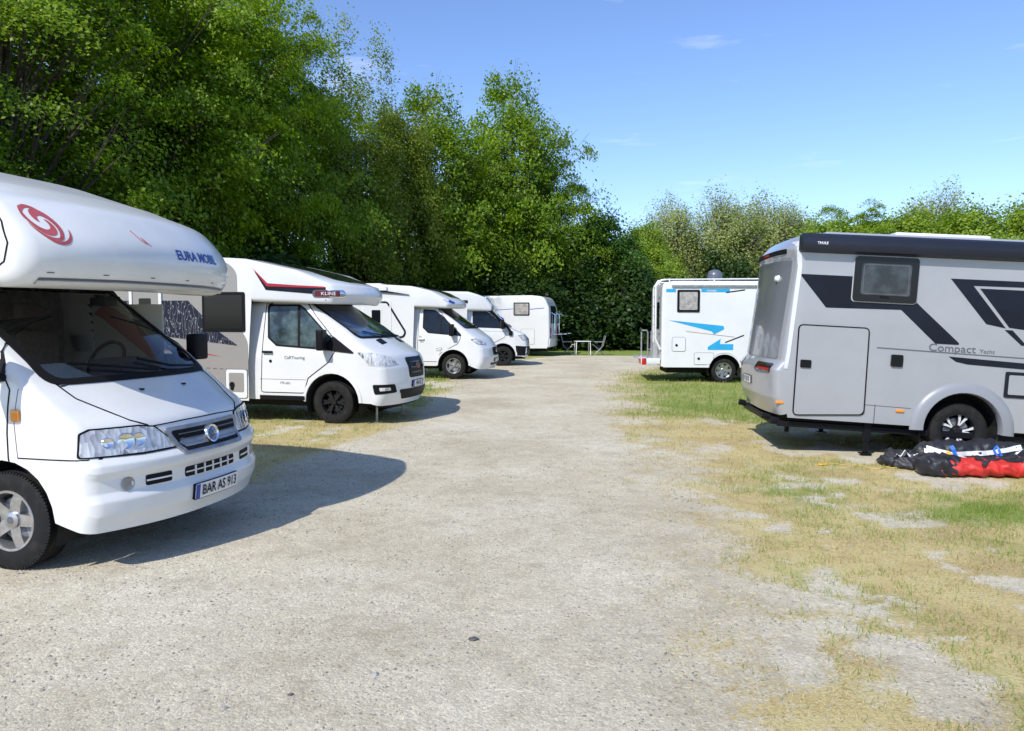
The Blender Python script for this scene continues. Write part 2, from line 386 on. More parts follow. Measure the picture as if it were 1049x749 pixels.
# ------------------------------------------------------------ cabs
CABS = {
 'old': dict(prof=[(-1.3,.35),(-1.3,2.03,.05),(-.62,2.03,.12),(.38,1.29,.10),(.84,1.00,.14),(.895,.80,.03),(.955,.745,.03),(.958,.69,.03),(.925,.64,.02),(.925,.555,.02),(.965,.50,.04),(.955,.40,.05),(.915,.33,.0),(.905,.285)],
     r=.07, w=.985, nose=.10, top=.13, arch=.41, bow=.27, bowx=.2),
 'transit': dict(prof=[(-1.62,.42),(-1.62,2.0,.05),(-.50,2.05,.15),(.62,1.36,.12),(1.02,1.12,.16),(1.10,.92,.10),(1.12,.66,.10),(1.10,.48,.08),(1.04,.36,.0),(1.02,.31)],
     r=.10, w=1.0, nose=.12, top=.13, arch=.47, bow=.26, bowx=.3),
 'citroen': dict(prof=[(-1.5,.38),(-1.5,2.0,.05),(-.52,2.05,.15),(.48,1.36,.14),(.84,1.12,.20),(1.02,.84,.12),(1.06,.60,.10),(1.03,.42,.08),(.98,.30,.0),(.96,.25)],
     r=.11, w=1.0, nose=.13, top=.13, arch=.45, bow=.24, bowx=.2),
 'crafter': dict(prof=[(-1.62,.42),(-1.62,2.1,.05),(-.50,2.12,.15),(.42,1.36,.12),(.90,1.16,.16),(1.02,.92,.10),(1.06,.66,.08),(1.06,.50,.08),(1.0,.36,.0),(.98,.31)],
     r=.09, w=1.0, nose=.10, top=.12, arch=.47, bow=.20, bowx=.2),
}
def make_cab(kindn, root, paint, cut=None):
    c = CABS[kindn]
    def W(x, z):
        t = max(0, (z-1.1)/.9); n = max(0, (x-.35)/.6); q = max(0, (.5-z)/.3)
        return c['w']-c['top']*t**1.25-c['nose']*min(n, 1.3)**2-.03*q*q
    bow = lambda x, z: c['bow'] if x > c['bowx'] else (c['bow']*.55 if x > -.55 else 0)
    def bow(x, z):
        return c['bow']*(.55+.45*min(1, max(0, (x-c['bowx'])/.5)))*min(1, max(0, (x+.75)/.3))
    zb = c['prof'][0][1]
    sh = Shell(c['prof'], arch(0, c['arch'], .36)+[(-.5, zb-.04), (c['prof'][0][0]+.02, zb-.04)], W, c['r'], bow, step=.03 if kindn == 'old' else .05, sstep=.08, cut=cut, ny=9, soft=3)
    sh.build('cab_body', paint, root); sh.Wf = W; sh.bowf = bow; return sh
def window(root, sh, pts, az, m=DGLASS, fr=BLACK, bulge=.018, inset=.045, rnd=.05, name='window'):
    """framed pop-out pane: frame patch with pane child; pts (x0,x1,z0,z1)"""
    x0, x1, z0, z1 = pts
    f = patch(name, rect(x0, x1, z0, z1), az, sh, bulge, fr, root, round_=rnd, step=.15)
    if az not in (0,) and m != DGLASS: pass
    patch('pane', rect(x0+inset, x1-inset, z0+inset, z1-inset), az, sh, bulge+.004, m, f, round_=rnd*.7, step=.15)
    return f
def plate(root, x, z, sh, text, az=0, w_=.52, h=.11, flip=False, off=.014):
    p = patch('licence_plate', rect(x-w_/2, x+w_/2, z-h/2, z+h/2), az, sh, off, SEAL, root, round_=.012, step=.13)
    patch('plate_face', rect(x-w_/2+.006, x+w_/2-.006, z-h/2+.006, z+h/2-.006), az, sh, off+.003, PLATEW, p, round_=.01, step=.13)
    patch('country_strip', rect(x-w_/2+.008, x-w_/2+.05, z-h/2+.008, z+h/2-.008), az, sh, off+.006, PLATEB, p, step=.1)
    if text: text_patch('plate_letters', text, x+.02, z, h*.92, az, sh, off+.008, SEAL, p, sx=.82, bold=.001)
    return p
def mirror(root, x, y, z, sg, m=BLACK, h=.26):
    b = MB(); b.bbox(x-.05, x+.07, y-.09, y+.09, z-h/2, z+h/2, .03, 3); o = b.build('wing_mirror', m, root, 50)
    a = MB(); a.tube([(x, y-sg*.05, z-h*.3), (x+.02, y-sg*.14, z-h*.45), (x+.03, y-sg*.26, z-h*.5)], .028, 8); a.build('mirror_arm', BLACK, o)
    g = MB(); g.box(x-.054, x-.051, y-.07, y+.07, z-h*.4, z+h*.4); g.build('mirror_glass', CHROME, o); return o
def under(root, x0, x1, axles, zt=.62, yw=.66, rad=.44, liner_y=.94):
    b = MB(); b.box(x0, x1, -yw+.05, yw-.05, .24, zt)
    b.build('chassis', UNDER, root, None)
    for a in axles:
        for sg in (-1, 1): l = MB(); arch_liner(l, a, rad, .62, liner_y, sg); l.build('wheel_arch_liner', UNDER, root, None)
def cab_door(root, sh, az, pts, sgn=1):
    d = patch('cab_door', [(p[0]*sgn, p[1], .05) for p in pts], az, sh, .004, sh.o.data.materials[0], root, step=.12)
    outline_patch('door_gap', [(p[0]*sgn, p[1]) for p in pts], az, sh, .0055, SEAL, d, .010, round_=.05)
    return d
def side_glass(root, sh, pts, m=DGLASS, div=None, rnd=.05):
    for az, s_ in ((-90, 1), (90, -1)):
        P = [(p[0]*s_, p[1], rnd) for p in pts]
        cx = sum(p[0] for p in P)/len(P); cz = sum(p[1] for p in P)/len(P)
        f = patch('side_window', P, az, sh, .010, SEAL, root, step=.1)
        P2 = [(cx+(p[0]-cx)*.93, cz+(p[1]-cz)*.91, rnd) for p in P]
        patch('pane', P2, az, sh, .013, m, f, step=.1)
        if div: patch('divider', rect(min(div*s_, div*s_+.03*s_), max(div*s_, div*s_+.03*s_), min(p[1] for p in P2)+.01, max(p[1] for p in P2 if abs(p[0]-div*s_) < 9)-.08), az, sh, .017, SEAL, f, step=.2)
def wiper(root, sh, pts, off=.03):
    b = MB(); V_ = []
    for p in resample([Vector(q) for q in pts], .15): q, n = cast([sh], p, 0); V_.append(q+n*off)
    b.tube(V_, .011, 6); b.build('wiper', BLACK, root)

# ------------------------------------------------------------ coach bodies
def make_coach(root, prof, bottom, W, r, paint, bow=None, name='coach_body', step=.1, sstep=.3, soft=2):
    sh = Shell(prof, bottom, W, r, bow, step=step, sstep=sstep, ny=8, soft=soft); sh.build(name, paint, root); return sh
def coach_w(hw, x1, x0, nose): # half width tapering from x0 forward to x1
    return lambda x, z: hw-(nose*min(1.2, max(0, (x-x0)/(x1-x0)))**1.8)

def place(root, X, Y, th, pitch=0, z=0): root.location = (X, Y, z); root.rotation_euler = (0, R(pitch), -R(th))
GL = 'motorhomes parked along the left side'
GRT = 'motorhomes parked on the right-hand grass'

# ============================================================ 1 alcove motorhome, near left
def build_near():
    root = tag(empty('motorhome'), 'older white motorhome with a red swirl emblem on the rounded pod over its cab', 'motorhome', GL)
    WS = [(-.80,1.33),(.80,1.33),(.735,1.97),(-.735,1.97)]
    SW = [(-.95,1.34),(.0,1.34),(-.42,1.86),(-.95,1.86)]
    def cut(c): return (abs(c.y) > .8 and inside((c.x, c.z), SW)) or -.56 < c.x < .44 and abs(c.y) < .80-.07*(c.z-1.33)/.64-.01 and 1.30 < c.z < 1.99
    sh = make_cab('old', root, OLDPAINT, cut)
    c = CABS['old']; solid = Shell(c['prof'], arch(0, c['arch'], .36)+[(-.5,.31),(-1.28,.31)], sh.Wf, c['r'], sh.bowf, step=.03, sstep=.08, ny=9, soft=3)
    B = solid.bvh
    # windscreen: black rim and real clear pane
    out_ = fillet([(p[0], p[1], .09) for p in [(-.86,1.27),(.86,1.27),(.785,2.01),(-.785,2.01)]], True); inn = fillet([(p[0], p[1], .09) for p in [(-.80,1.306),(.80,1.306),(.73,1.955),(-.73,1.955)]], True)
    o2 = []; i2 = []
    for k in range(len(out_)):
        a, b = out_[k], out_[(k+1) % len(out_)]; c_, d = inn[k], inn[(k+1) % len(inn)]; m_ = max(1, int((b-a).length/.06))
        for j in range(m_): o2.append(a.lerp(b, j/m_)); i2.append(c_.lerp(d, j/m_))
    n = len(o2); v = []
    for q in o2: p, nn = cast([B], q, 0); v.append(p+nn*.010)
    for q in i2: p, nn = cast([B], q, 0); v.append(p+nn*.012)
    for q in i2: p, nn = cast([B], q, 0); v.append(p-nn*.02)
    for q in o2: p, nn = cast([B], q, 0); v.append(p-nn*.004)
    f = []
    for i in range(n):
        j = (i+1) % n; f += [(i, j, n+j, n+i), (n+i, n+j, 2*n+j, 2*n+i), (3*n+i, 3*n+j, j, i)]
    ws = mesh_obj('windscreen', v, f, SEAL, root, 40)
    pane = patch('pane', [(p.x, p.y) for p in inn], 0, B, .004, CLEAR, ws, step=.08)
    # interior
    b = MB(); b.bbox(-.30, .32, -.80, .80, 1.0, 1.285, .04, 2); b.bbox(-.32, .02, .12, .62, 1.20, 1.40, .06, 3); b.build('dashboard', DASH, root)
    b = MB()
    for k in range(24):
        a0 = 2*math.pi*k/24
    pts = [(.0+.19*math.sin(a)*.35, .37+.19*math.cos(a), .19*math.sin(a)) for a in [2*math.pi*k/24 for k in range(25)]]
    b.tube([(-.34+p[0]*1.0, p[1], 1.36+p[2]*.9) for p in pts], .016, 8, False); b.tube([(-.34,.20,1.35),(-.31,.37,1.34),(-.34,.54,1.35)], .02, 6); b.tube([(-.31,.37,1.34),(-.12,.37,1.18)], .035, 8); b.build('steering_wheel', BLACK, root)
    for y in (-.42, .40):
        s_ = MB(); s_.bbox(-1.22, -1.06, y-.24, y+.24, .95, 1.62, .07, 3); s_.bbox(-1.2, -.7, y-.25, y+.25, .82, .98, .05, 3); s_.bbox(-1.22, -1.12, y-.14, y+.14, 1.64, 1.86, .05, 3); s_.build('seat', SEATM, root, 60)
    b = MB(); b.box(-1.29, -1.27, -.88, .88, .5, 2.0); b.build('cab_curtain', mat('curtain', (.26,.24,.21), .9, noise_amt=.4, noise_scale=20), root, None)
    b = MB(); b.box(-.9, -.15, .842, .852, 1.30, 1.86); bl = b.build('window_blind', mat('blind_cloth', (.55,.57,.52), .8), root, None)
    b = MB(); v = []
    for k in range(11):
        t = k/10; x = -.86+.62*t; z = 1.84-.42*t**1.5; wd = .07+.05*math.sin(math.pi*t); v += [Vector((x-.02, .838, z-wd)), Vector((x+.07, .838, z+wd*.2))]
    mesh_obj('red_stripe', v, [(2*k, 2*k+1, 2*k+3, 2*k+2) for k in range(10)], REDST, bl)
    b = MB(); b.bbox(-.1,.05,-.07,.07,1.83,1.90,.02,2); b.build('rear_view_mirror', BLACK, root)
    b = MB(); b.box(-.14,.14,-.19,.19,0,.004, rot=Matrix.Rotation(.34,3,'Y'), loc=(.05,-.55,1.345)); tag(b.build('paper_sheet', PAPER, None, None), 'pale printed sheet of paper lying on the dashboard behind the windscreen of the swirl motorhome', 'paper')
    ps = COL.objects['paper_sheet']; ps['_near'] = 1
    wiper(root, B, [(.10,1.31),(-.40,1.37),(-.62,1.40)]); wiper(root, B, [(.66,1.31),(.30,1.33),(.02,1.40)])
    # bonnet seams
    line_patch('bonnet_seam', [(-.80,1.28),(-.78,1.18),(-.62,1.02),(-.52,.975)], 0, B, .004, SEAL, root, .009)
    line_patch('bonnet_seam', [(.80,1.28),(.78,1.18),(.62,1.02),(.52,.975)], 0, B, .004, SEAL, root, .009)
    for y, x in ((-.26, .52), (.22, .52)):
        q, nn = cast([B], (x, y), TOP); MB().bbox(-.02,.02,-.012,.012,0,.014,.006,2, loc=q).build('washer_jet', BLACK, root)
    for az, s_ in ((-90, 1), (90, -1)): line_patch('wing_seam', [(.13*s_,.79),(.11*s_,1.02),(.14*s_,1.26)], az, B, .0025, GREYTX, root, .004)
    line_patch('bonnet_edge', [(-.50,.965),(-.2,.975),(.2,.975),(.50,.965)], 0, B, .003, SEAL, root, .008)
    line_patch('bumper_seam', [(.13,.79),(.70,.79)], -90, B, .003, SEAL, root, .008)
    # headlights
    for sg in (-1, 1):
        az = -38*sg*-1 if sg > 0 else -38
        D, U, V = frame(az); P = [(.585,-.965,.80),(.60,-.96,.965),(.66,-.93,.99),(.80,-.62,.985),(.83,-.50,.965),(.875,-.30,.79),(.80,-.60,.785)]
        P = [(Vector((p[0], p[1]*-sg, p[2])).dot(U), p[2], .02) for p in P]
        h = patch('headlight', P, az, B, .006, SEAL, root, step=.06); cx = sum(p[0] for p in P)/7; cz = .885
        P2 = [(cx+(p[0]-cx)*.955, cz+(p[1]-cz)*.89, .02) for p in P]
        patch('lens', P2, az, B, .012, LAMP, h, step=.06)
        for k, (fx, fr) in enumerate(((.35, .052), (.0, .06), (-.5, .04))):
            u = cx+fx*.24*(1 if sg < 0 else -1); q, nn = cast([B], (u, .885), az)
            m_ = MB(); m_.lathe([(0,0),(0.001,fr*.5),(.006,fr*.9),(.002,fr)], 20, axis='x'); rot = Vector((1,0,0)).rotation_difference(nn).to_matrix()
            m_.v = [rot @ p+q+nn*.012 for p in m_.v]; m_.build('reflector', CHROME, h)
    # grille
    g = patch('grille', [(-.43,.94),(.43,.94),(.37,.735),(-.33,.735)], 0, B, .022, GALV, root, round_=.03, step=.08)
    g2 = patch('grille_opening', [(-.385,.912),(.385,.912),(.34,.757),(-.30,.757)], 0, B, .024, SEAL, g, round_=.02, step=.08)
    for z in (.80, .842, .88): line_patch('slat', [(-.33,z),(.35,z)], 0, B, .034, GREYTX, g, .008)
    q, nn = cast([B], (0, .84), 0); rot = Vector((1,0,0)).rotation_difference(nn).to_matrix()
    for nm, pr, mt in (('badge', [(.02,.0),(.02,.048),(.035,.055),(.04,.068),(.03,.074),(.0,.076)], CHROME), ('badge_centre', [(.036,0),(.034,.04),(.03,.052)], mat('badge_blue', (.03,.09,.25), .2, coat=1))):
        m_ = MB(); m_.lathe(pr, 28, axis='x'); m_.v = [rot @ p+q+nn*.02 for p in m_.v]; bo = m_.build(nm, mt, g)
    text_patch('badge_letters', 'FIAT', 0, .84, .036, 0, B, .060, CHROME, g, bold=.001)
    lo = patch('lower_grille', rect(-.30,.30,.563,.637), 0, B, .004, SEAL, root, round_=.02, step=.08)
    line_patch('slat', [(-.30,.60),(.30,.60)], 0, B, .012, OLDPAINT, lo, .009)
    for k in range(1, 6): line_patch('slat', [(-.30+.1*k,.563),(-.30+.1*k,.637)], 0, B, .013, OLDPAINT, lo, .012)
    for s_ in (-1, 1):
        a, b_ = sorted((s_*.42, s_*.62)); v_ = patch('side_vent', rect(a, b_, .563, .637), 0, B, .004, SEAL, root, round_=.015, step=.08); line_patch('slat', [(a,.60),(b_,.60)], 0, B, .011, OLDPAINT, v_, .012)
        q, nn = cast([B], (s_*.735, .598), 0); rot = Vector((1,0,0)).rotation_difference(nn).to_matrix(); m_ = MB(); m_.lathe([(.004,0),(.004,.03),(.008,.045),(.002,.05)], 20, axis='x'); m_.v = [rot @ p+q for p in m_.v]; m_.build('fog_lamp_blank', GALV, root)
    plate(root, 0.0, .445, B, 'BAR AS 913', w_=.53, h=.115, off=.02)
    D, U, V = frame(-90)
    sl_ = MB(); q, nn = cast([B], (.13,1.08), -90); sl_.bbox(-.035,.035,-.018,.0,-.04,.04,.012,2,loc=q+Vector((0,-.002,0))); sl_.build('side_indicator', AMBER, root)
    for az, s_ in ((-90, 1), (90, -1)): line_patch('door_gap', [(.06*s_,.40),(.05*s_,.95),(.07*s_,1.25),(-.02*s_,1.40)], az, B, .004, SEAL, root, .009)
    for az, s_ in ((-90, 1), (90, -1)):
        fr_ = outline_patch('side_window', [(p[0]*s_, p[1]) for p in SW], az, B, .012, SEAL, root, .13, round_=.05)
        patch('pane', [(-.96*s_,1.33),(.03*s_,1.33),(-.41*s_,1.87),(-.96*s_,1.87)], az, B, .002, CLEAR, fr_, round_=.05, step=.1, thick=.003)
    mirror(root, -.02, -1.22, 1.50, -1, OLDPAINT, .34); mirror(root, .02, 1.08, 1.47, 1, BLACK, .24)
    # alcove + coach
    hw = 1.125
    prof = [(-5.3,.40),(-5.3,3.12,.22),(-2.1,3.12,.6),(-1.45,3.02,.5),(-.15,2.69,.4),(.36,2.52,.3),(.68,2.20,.2),(.56,1.925,.15),(.10,1.95,.05),(-1.02,2.02)]
    def Wc(x, z): return hw-.05*max(0, (x-.0)/.5)**2 if x > 0 else hw
    cs = make_coach(root, prof, [(-1.05,1.1),(-1.05,.36),(-3.0,.36)]+arch(-3.55,.43,.36)+[(-5.25,.36)], Wc, lambda x, z: .09, OLDPAINT, lambda x, z: .27*min(1, max(0, (x+1.2)/1.3)), 'alcove_and_coach', .05, .12, 9)
    CB = cs.bvh
    # roof rail seam of the alcove side cap
    for s_ in (1, -1):
        line_patch('side_cap_seam', [(.12*s_,2.46),(.20*s_,2.36),(.25*s_,2.22),(.22*s_,2.10),(.10*s_,2.02)], -90*s_, CB, .004, SEAL, root, .010)
    line_patch('drip_rail', [(-1.0,1.975),(-.5,1.98),(0,1.98),(.5,1.98),(1.0,1.975)], 0, CB, .016, CREAM, root, .022)
    for yy in (-.95,-.6,-.2,.2,.6,.95): line_patch('vent_slot', [(yy-.02,2.035),(yy+.02,2.035)], 0, CB, .004, GREYTX, root, .006)
    line_patch('alcove_seam', [(-1.0,1.995),(-.5,2.0),(0,2.0),(.5,2.0),(1.0,1.995)], 0, CB, .004, GREYTX, root, .012)
    # swirl emblem: two crescent arms
    em = None
    def arm(a0, a1, r0, r1, w0, cx=-.815, cz=2.375, sx=.105, sz=.115):
        v = []; f = []; n_ = 26
        for k in range(n_+1):
            t = k/n_; a = a0+(a1-a0)*t; r_ = r0+(r1-r0)*t; w_ = w0*(math.sin(math.pi*min(1, max(.0, t)))**.6)*(1-.25*t)
            for rr in (r_+w_/2, r_-w_/2):
                p, nn = cast([CB], (cx+sx*rr*math.cos(a)*1.0, cz+sz*rr*math.sin(a)-.05*rr*math.cos(a)), -14); v.append(p+nn*.003)
        return v, [(2*k, 2*k+1, 2*k+3, 2*k+2) for k in range(n_)]
    mb = MB()
    mb.add(*arm(R(55), R(-215), .25, 1.0, .38)); mb.add(*arm(R(215), R(-60), .22, .95, .46)); mb.add(*arm(R(-215+190), R(-150), .95, 1.0, .22)); mb.add(*arm(R(10), R(-110), 1.35, 1.02, .20)); mb.add(*arm(R(200), R(60), .98, .70, .22))
    mb.build('swirl_emblem', SWIRL, root, None)
    text_patch('lettering', 'EURA MOBIL', .35, 2.225, .105, 0, CB, .004, BLUETX, root, sx=1.0, bold=.003)
    ln = [Vector((-.30,2.38)), Vector((-.27,2.31)), Vector((-.23,2.28)), Vector((-.25,2.33)), Vector((-.20,2.27))]
    line_patch('scratch', ln, 0, CB, .004, SWIRL, root, .005); line_patch('side_mark', [(-.02,2.33),(-.3,2.34)], -90, CB, .006, GREYTX, root, .05)
    window(root, CB, (-.95,-.45,2.25,2.6), -90); window(root, CB, (-3.9,-2.9,1.5,2.1), -90)
    under(root, -5.1, .72, (0, -3.55), .60, rad=.41, liner_y=.96)
    b = MB(); b.box(-1.28,-.9,-.9,.9,.5,1.0); b.build('seat_base', UNDER, root, None)
    for x, s_ in ((0,-1),(0,1),(-3.55,-1),(-3.55,1)): wheel(root, x, s_, .342, .205, .215, .965, 'alloy5')
    place(root, -3.23, 6.08, 13.6)
    ps.parent = None; ps.matrix_world = Matrix.Translation((-3.23, 6.08, 0)) @ Matrix.Rotation(-R(13.6), 4, 'Z')
    del ps['_near']
    return root
near = build_near()

# ------------------------------------------------------------ generic pieces for the other motorhomes
def finish_cab(root, kindn, paint, win, glassm, wsm, door, lampP, grille, lower, plate_t, plate_z, lampaz=-45, fog=None, wsP=None, mirror_at=(.12,1.14,1.40), badge=True, mirror_m=BLACK):
    sh = make_cab(kindn, root, paint); B = sh.bvh; sh_o = sh
    P = wsP or [(-.80,1.40),(.80,1.40),(.72,2.02),(-.72,2.02)]
    f = patch('windscreen', P, 0, B, .008, SEAL, root, round_=.08, step=.1); cz = sum(p[1] for p in P)/4
    patch('pane', [(p[0]*.945, cz+(p[1]-cz)*.90) for p in P], 0, B, .012, wsm, f, round_=.07, step=.1)
    wiper(root, B, [(.10,P[0][1]+.0),(-.40,P[0][1]+.06),(-.60,P[0][1]+.10)]); wiper(root, B, [(.66,P[0][1]),(.30,P[0][1]+.04),(.04,P[0][1]+.08)])
    for az, s_ in ((-90, 1), (90, -1)):
        d = patch('cab_door', [(p[0]*s_, p[1], .05) for p in door], az, B, .004, paint, root, step=.1)
        outline_patch('door_gap', [(p[0]*s_, p[1]) for p in door], az, B, .0065, SEAL, d, .012, round_=.05)
        x0 = min(p[0] for p in door); q, nn = cast([B], ((x0+.13)*s_, 1.17 if kindn != 'citroen' else 1.1), az)
        h = MB(); h.bbox(-.09,.09,-.03,.03,-.018,.018,.01,2,loc=q+nn*.02); h.build('handle', BLACK if kindn == 'transit' else paint, d)
    side_glass(root, B, win, glassm, div=None)
    for sg in (-1, 1):
        az = lampaz if sg < 0 else -lampaz; D, U, V = frame(az)
        PP = [(Vector((p[0], p[1]*(-sg), p[2])).dot(U), p[2], .015) for p in lampP]
        h = patch('headlight', PP, az, B, .006, SEAL if kindn != 'transit' else paint, root, step=.08); cx = sum(p[0] for p in PP)/len(PP); cz = sum(p[1] for p in PP)/len(PP)
        patch('lens', [(cx+(p[0]-cx)*.94, cz+(p[1]-cz)*.88, .015) for p in PP], az, B, .010, LAMP, h, step=.08)
    g = patch('grille', grille, 0, B, .012, BLACK, root, round_=.05, step=.08)
    zs = sorted(set(p[1] for p in grille)); z0, z1 = zs[0], zs[-1]; wx = min(abs(p[0]) for p in grille)-.03
    for k in range(1, 4): line_patch('slat', [(-wx, z0+(z1-z0)*k/4), (wx, z0+(z1-z0)*k/4)], 0, B, .022, GBLACK, g, .022)
    if badge:
        q, nn = cast([B], (0, (z0+z1)/2+.02), 0); rot = Vector((1,0,0)).rotation_difference(nn).to_matrix(); m_ = MB(); m_.lathe([(.035,0),(.035,.06),(.02,.075)], 24, axis='x')
        m_.v = [rot @ Vector((p.x, p.y*1.3, p.z*.75))+q for p in m_.v]; m_.build('badge', CHROME if kindn != 'transit' else mat('badge_dark', (.16,.07,.06), .3, metal=.5), g)
    if lower: patch('lower_grille', lower, 0, B, .012, BLACK, root, round_=.03, step=.08)
    if fog:
        for sg in (-1, 1):
            az = -62 if sg < 0 else 62; D, U, V = frame(az); PP = [(Vector((p[0], p[1]*(-sg), p[2])).dot(U), p[2], .03) for p in fog]
            fo = patch('fog_lamp', PP, az, B, .010, BLACK, root, step=.08); cx = sum(p[0] for p in PP)/len(PP); cz = sum(p[1] for p in PP)/len(PP)
            patch('lens', [(cx+(p[0]-cx)*.5, cz+(p[1]-cz)*.35, .015) for p in PP], az, B, .016, LAMP, fo, step=.08)
    if plate_t is not None: plate(root, 0, plate_z, B, plate_t, off=.026)
    mx_, my_, mz_ = mirror_at
    for sg in (-1, 1): mirror(root, mx_, sg*my_, mz_, sg, mirror_m, .34)
    return sh
def hatch(root, B, x0, x1, z0, z1, paint, name='service_hatch', lock=True, az=-90):
    h = patch(name, rect(x0, x1, z0, z1), az, B, .010, paint, root, round_=.05, step=.2); outline_patch('seal', rect(x0, x1, z0, z1), az, B, .011, GREYTX, h, .008, round_=.05)
    if lock: q, nn = cast([B], (x0+.12, z0+.16), az); m_ = MB(); m_.lathe([(-.01,.0),(-.01,.03),(.0,.036)], 16); m_.v = [p+q+Vector((0,-.014,0)) for p in m_.v]; m_.build('lock', BLACK, h)
    return h

# ============================================================ 2 Transit-cab motorhome
def build_ford():
    root = tag(empty('motorhome'), 'white and warm grey motorhome with black wheels and a dark contour pattern on its side', 'motorhome', GL)
    hw = 1.12
    prof = [(-6.1,.40),(-6.1,2.74,.22),(-2.3,2.76,.6),(-1.5,2.71,.6),(-.6,2.52,.6),(.22,2.28,.10),(.34,2.12,.08),(.22,1.96,.07),(-.5,1.97,.05),(-1.36,2.0,.0),(-1.40,1.0),(-1.42,.34)]
    W = lambda x, z: hw if x < -1.3 else hw-.20*min(1, (x+1.3)/1.5)**1.5
    cs = make_coach(root, prof[:-2], [(-1.44,1.0),(-1.44,.36),(-3.2,.36)]+arch(-3.75,.45,.36)+[(-6.05,.36)], W, .07, PAINT, lambda x, z: .30*min(1, max(0, (x+.6)/.9)), 'coach_body', .07, .2)
    B = cs.bvh
    pn = patch('side_panel', [(-5.9,.42),(-1.66,.42),(-1.44,.75,.3),(-1.44,1.35,.3),(-1.62,1.62,.2),(-1.62,2.5,.25),(-1.82,2.66,.25),(-5.9,2.62)], -90, B, .004, BEIGE, root, step=.2)
    patch('contour_decal', [(-4.9,2.02),(-2.55,2.02),(-2.05,1.55),(-1.62,1.27),(-2.7,1.38),(-4.9,1.62)], -90, B, .007, MAPDECAL, pn, step=.2)
    patch('red_line', [(-4.9,1.42),(-3.4,1.33),(-1.95,1.09),(-3.2,1.20),(-4.9,1.36)], -90, B, .008, REDST, pn, step=.2)
    for k in range(14): line_patch('dashed_line', [(-3.1+.125*k,.92-.004*k),(-3.1+.125*k+.07,.918-.004*k)], -90, B, .008, GREYTX, pn, .012)
    w1 = window(root, B, (-2.28,-1.48,1.50,2.16), -90, GBLACK, BLACK, .012, .05, .04)
    ed = patch('entrance_door', rect(-3.66,-3.08,.55,2.18), -90, B, .012, BEIGE, root, round_=.05, step=.2)
    for x in (-3.66,-3.08): line_patch('white_edge', [(x,.58),(x,2.2)], -90, B, .03, PAINT, ed, .055)
    patch('door_window', rect(-3.50,-3.27,1.45,2.06), -90, B, .02, GBLACK, ed, round_=.02, step=.2)
    h_ = hatch(root, B, -1.86,-1.46,.40,.88, PAINT); patch('hatch_face', rect(-1.80,-1.52,.50,.82), -90, B, .013, BEIGE, h_, round_=.03); q, nn = cast([B], (-1.74,.62), -90); MB().lathe([(-.012,0),(-.012,.045),(0,.05)],16,c=q+Vector((0,-.015,0))).build('lock', BLACK, h_)
    # front cap: dark skylight, red/black swoosh and badge
    patch('skylight', [(-1.45,-.62),(-.15,-.56),(.02,-.3),(.04,.3),(-.15,.56),(-1.45,.62)], TOP, B, .012, GBLACK, root, round_=.08, step=.12)
    sw = patch('cap_stripe', [(-1.30,2.50),(-1.08,2.30),(-.10,2.235),(-.10,2.11),(-1.1,2.19)], -90, B, .005, DECAL, root, step=.12)
    patch('red_edge', [(-1.34,2.56),(-1.06,2.29),(-.12,2.245),(-.12,2.22),(-1.08,2.25)], -90, B, .008, REDST, sw, step=.12)
    bd = patch('maker_badge', rect(-.98,-.50,2.07,2.19), -40, B, .012, CHROME, root, round_=.05, step=.08); patch('badge_face', rect(-.95,-.60,2.085,2.175), -40, B, .015, mat('badge_red', (.12,.02,.03), .3), bd, round_=.02, step=.08)
    text_patch('badge_letters', 'KLINE', -.775, 2.13, .075, -40, B, .019, PLATEW, bd)
    door = [(-1.28,.50),(-.50,.50),(-.42,.75),(-.05,1.02),(.06,1.20),(.10,1.33),(-.52,2.0),(-1.22,2.02)]
    sh = finish_cab(root, 'transit', PAINT, [(-1.16,1.40),(-1.0,1.27),(.10,1.20),(.12,1.28),(-.52,1.90),(-.62,1.96),(-1.20,1.96)], TEALGL, SHEEN, door,
        [(.36,-.93,1.20),(.62,-.86,1.19),(.90,-.66,1.10),(.98,-.56,.98),(.80,-.78,.95),(.56,-.90,.97)], [(-.36,1.08),(.36,1.08),(.32,.74),(-.32,.74)], [(-.62,.56),(.62,.56),(.5,.40),(-.5,.40)], 'HN KL 22', .635, -50,
        fog=[(.66,-.9,.66),(1.0,-.75,.66),(1.02,-.7,.52),(.70,-.9,.50)], mirror_at=(-.12,1.13,1.38), wsP=[(-.86,1.40),(.86,1.40),(.76,1.98),(-.76,1.98)])
    C_ = sh.bvh
    patch('mirror_triangle', [(-.22,1.22),(.42,1.16),(.02,1.44)], -90, C_, .016, BLACK, root, round_=.02)
    line_patch('window_divider', [(-.58,1.27),(-.62,1.93)], -90, C_, .02, SEAL, root, .04)
    for y in (-.4, .4): patch('bonnet_vent', rect(.56,.68,y-.11,y+.11), TOP, C_, .006, BLACK, root, round_=.02, step=.08)
    text_patch('door_lettering', 'CaRTouring', -.66,1.08,.075,-90,C_,.008,GREYTX,root); text_patch('sill_lettering', '170 tdci', -.84,.66,.06,-90,C_,.008,GREYTX,root)
    q, nn = cast([C_], (-1.10,1.02), -90); MB().lathe([(-.012,0),(-.012,.022),(0,.026)],16,c=q+Vector((0,-.006,0))).build('lock', BLACK, root)
    line_patch('sill_line', [(-1.30,.72),(-.45,.72)], -90, C_, .007, GREYTX, root, .006); patch('sill', rect(-1.30,-.48,.38,.45), -90, C_, .02, BLACK, root, round_=.01)
    for s_ in (1,-1):
        P=[(.50*math.cos(a)*s_, .36+.50*math.sin(a)) for a in [math.pi*k/14 for k in range(15)]]; line_patch('arch_lip', P, -90*s_, C_, .014, PAINT, root, .05)
    under(root, -5.9, .85, (0, -3.75), .60, rad=.47, liner_y=.97)
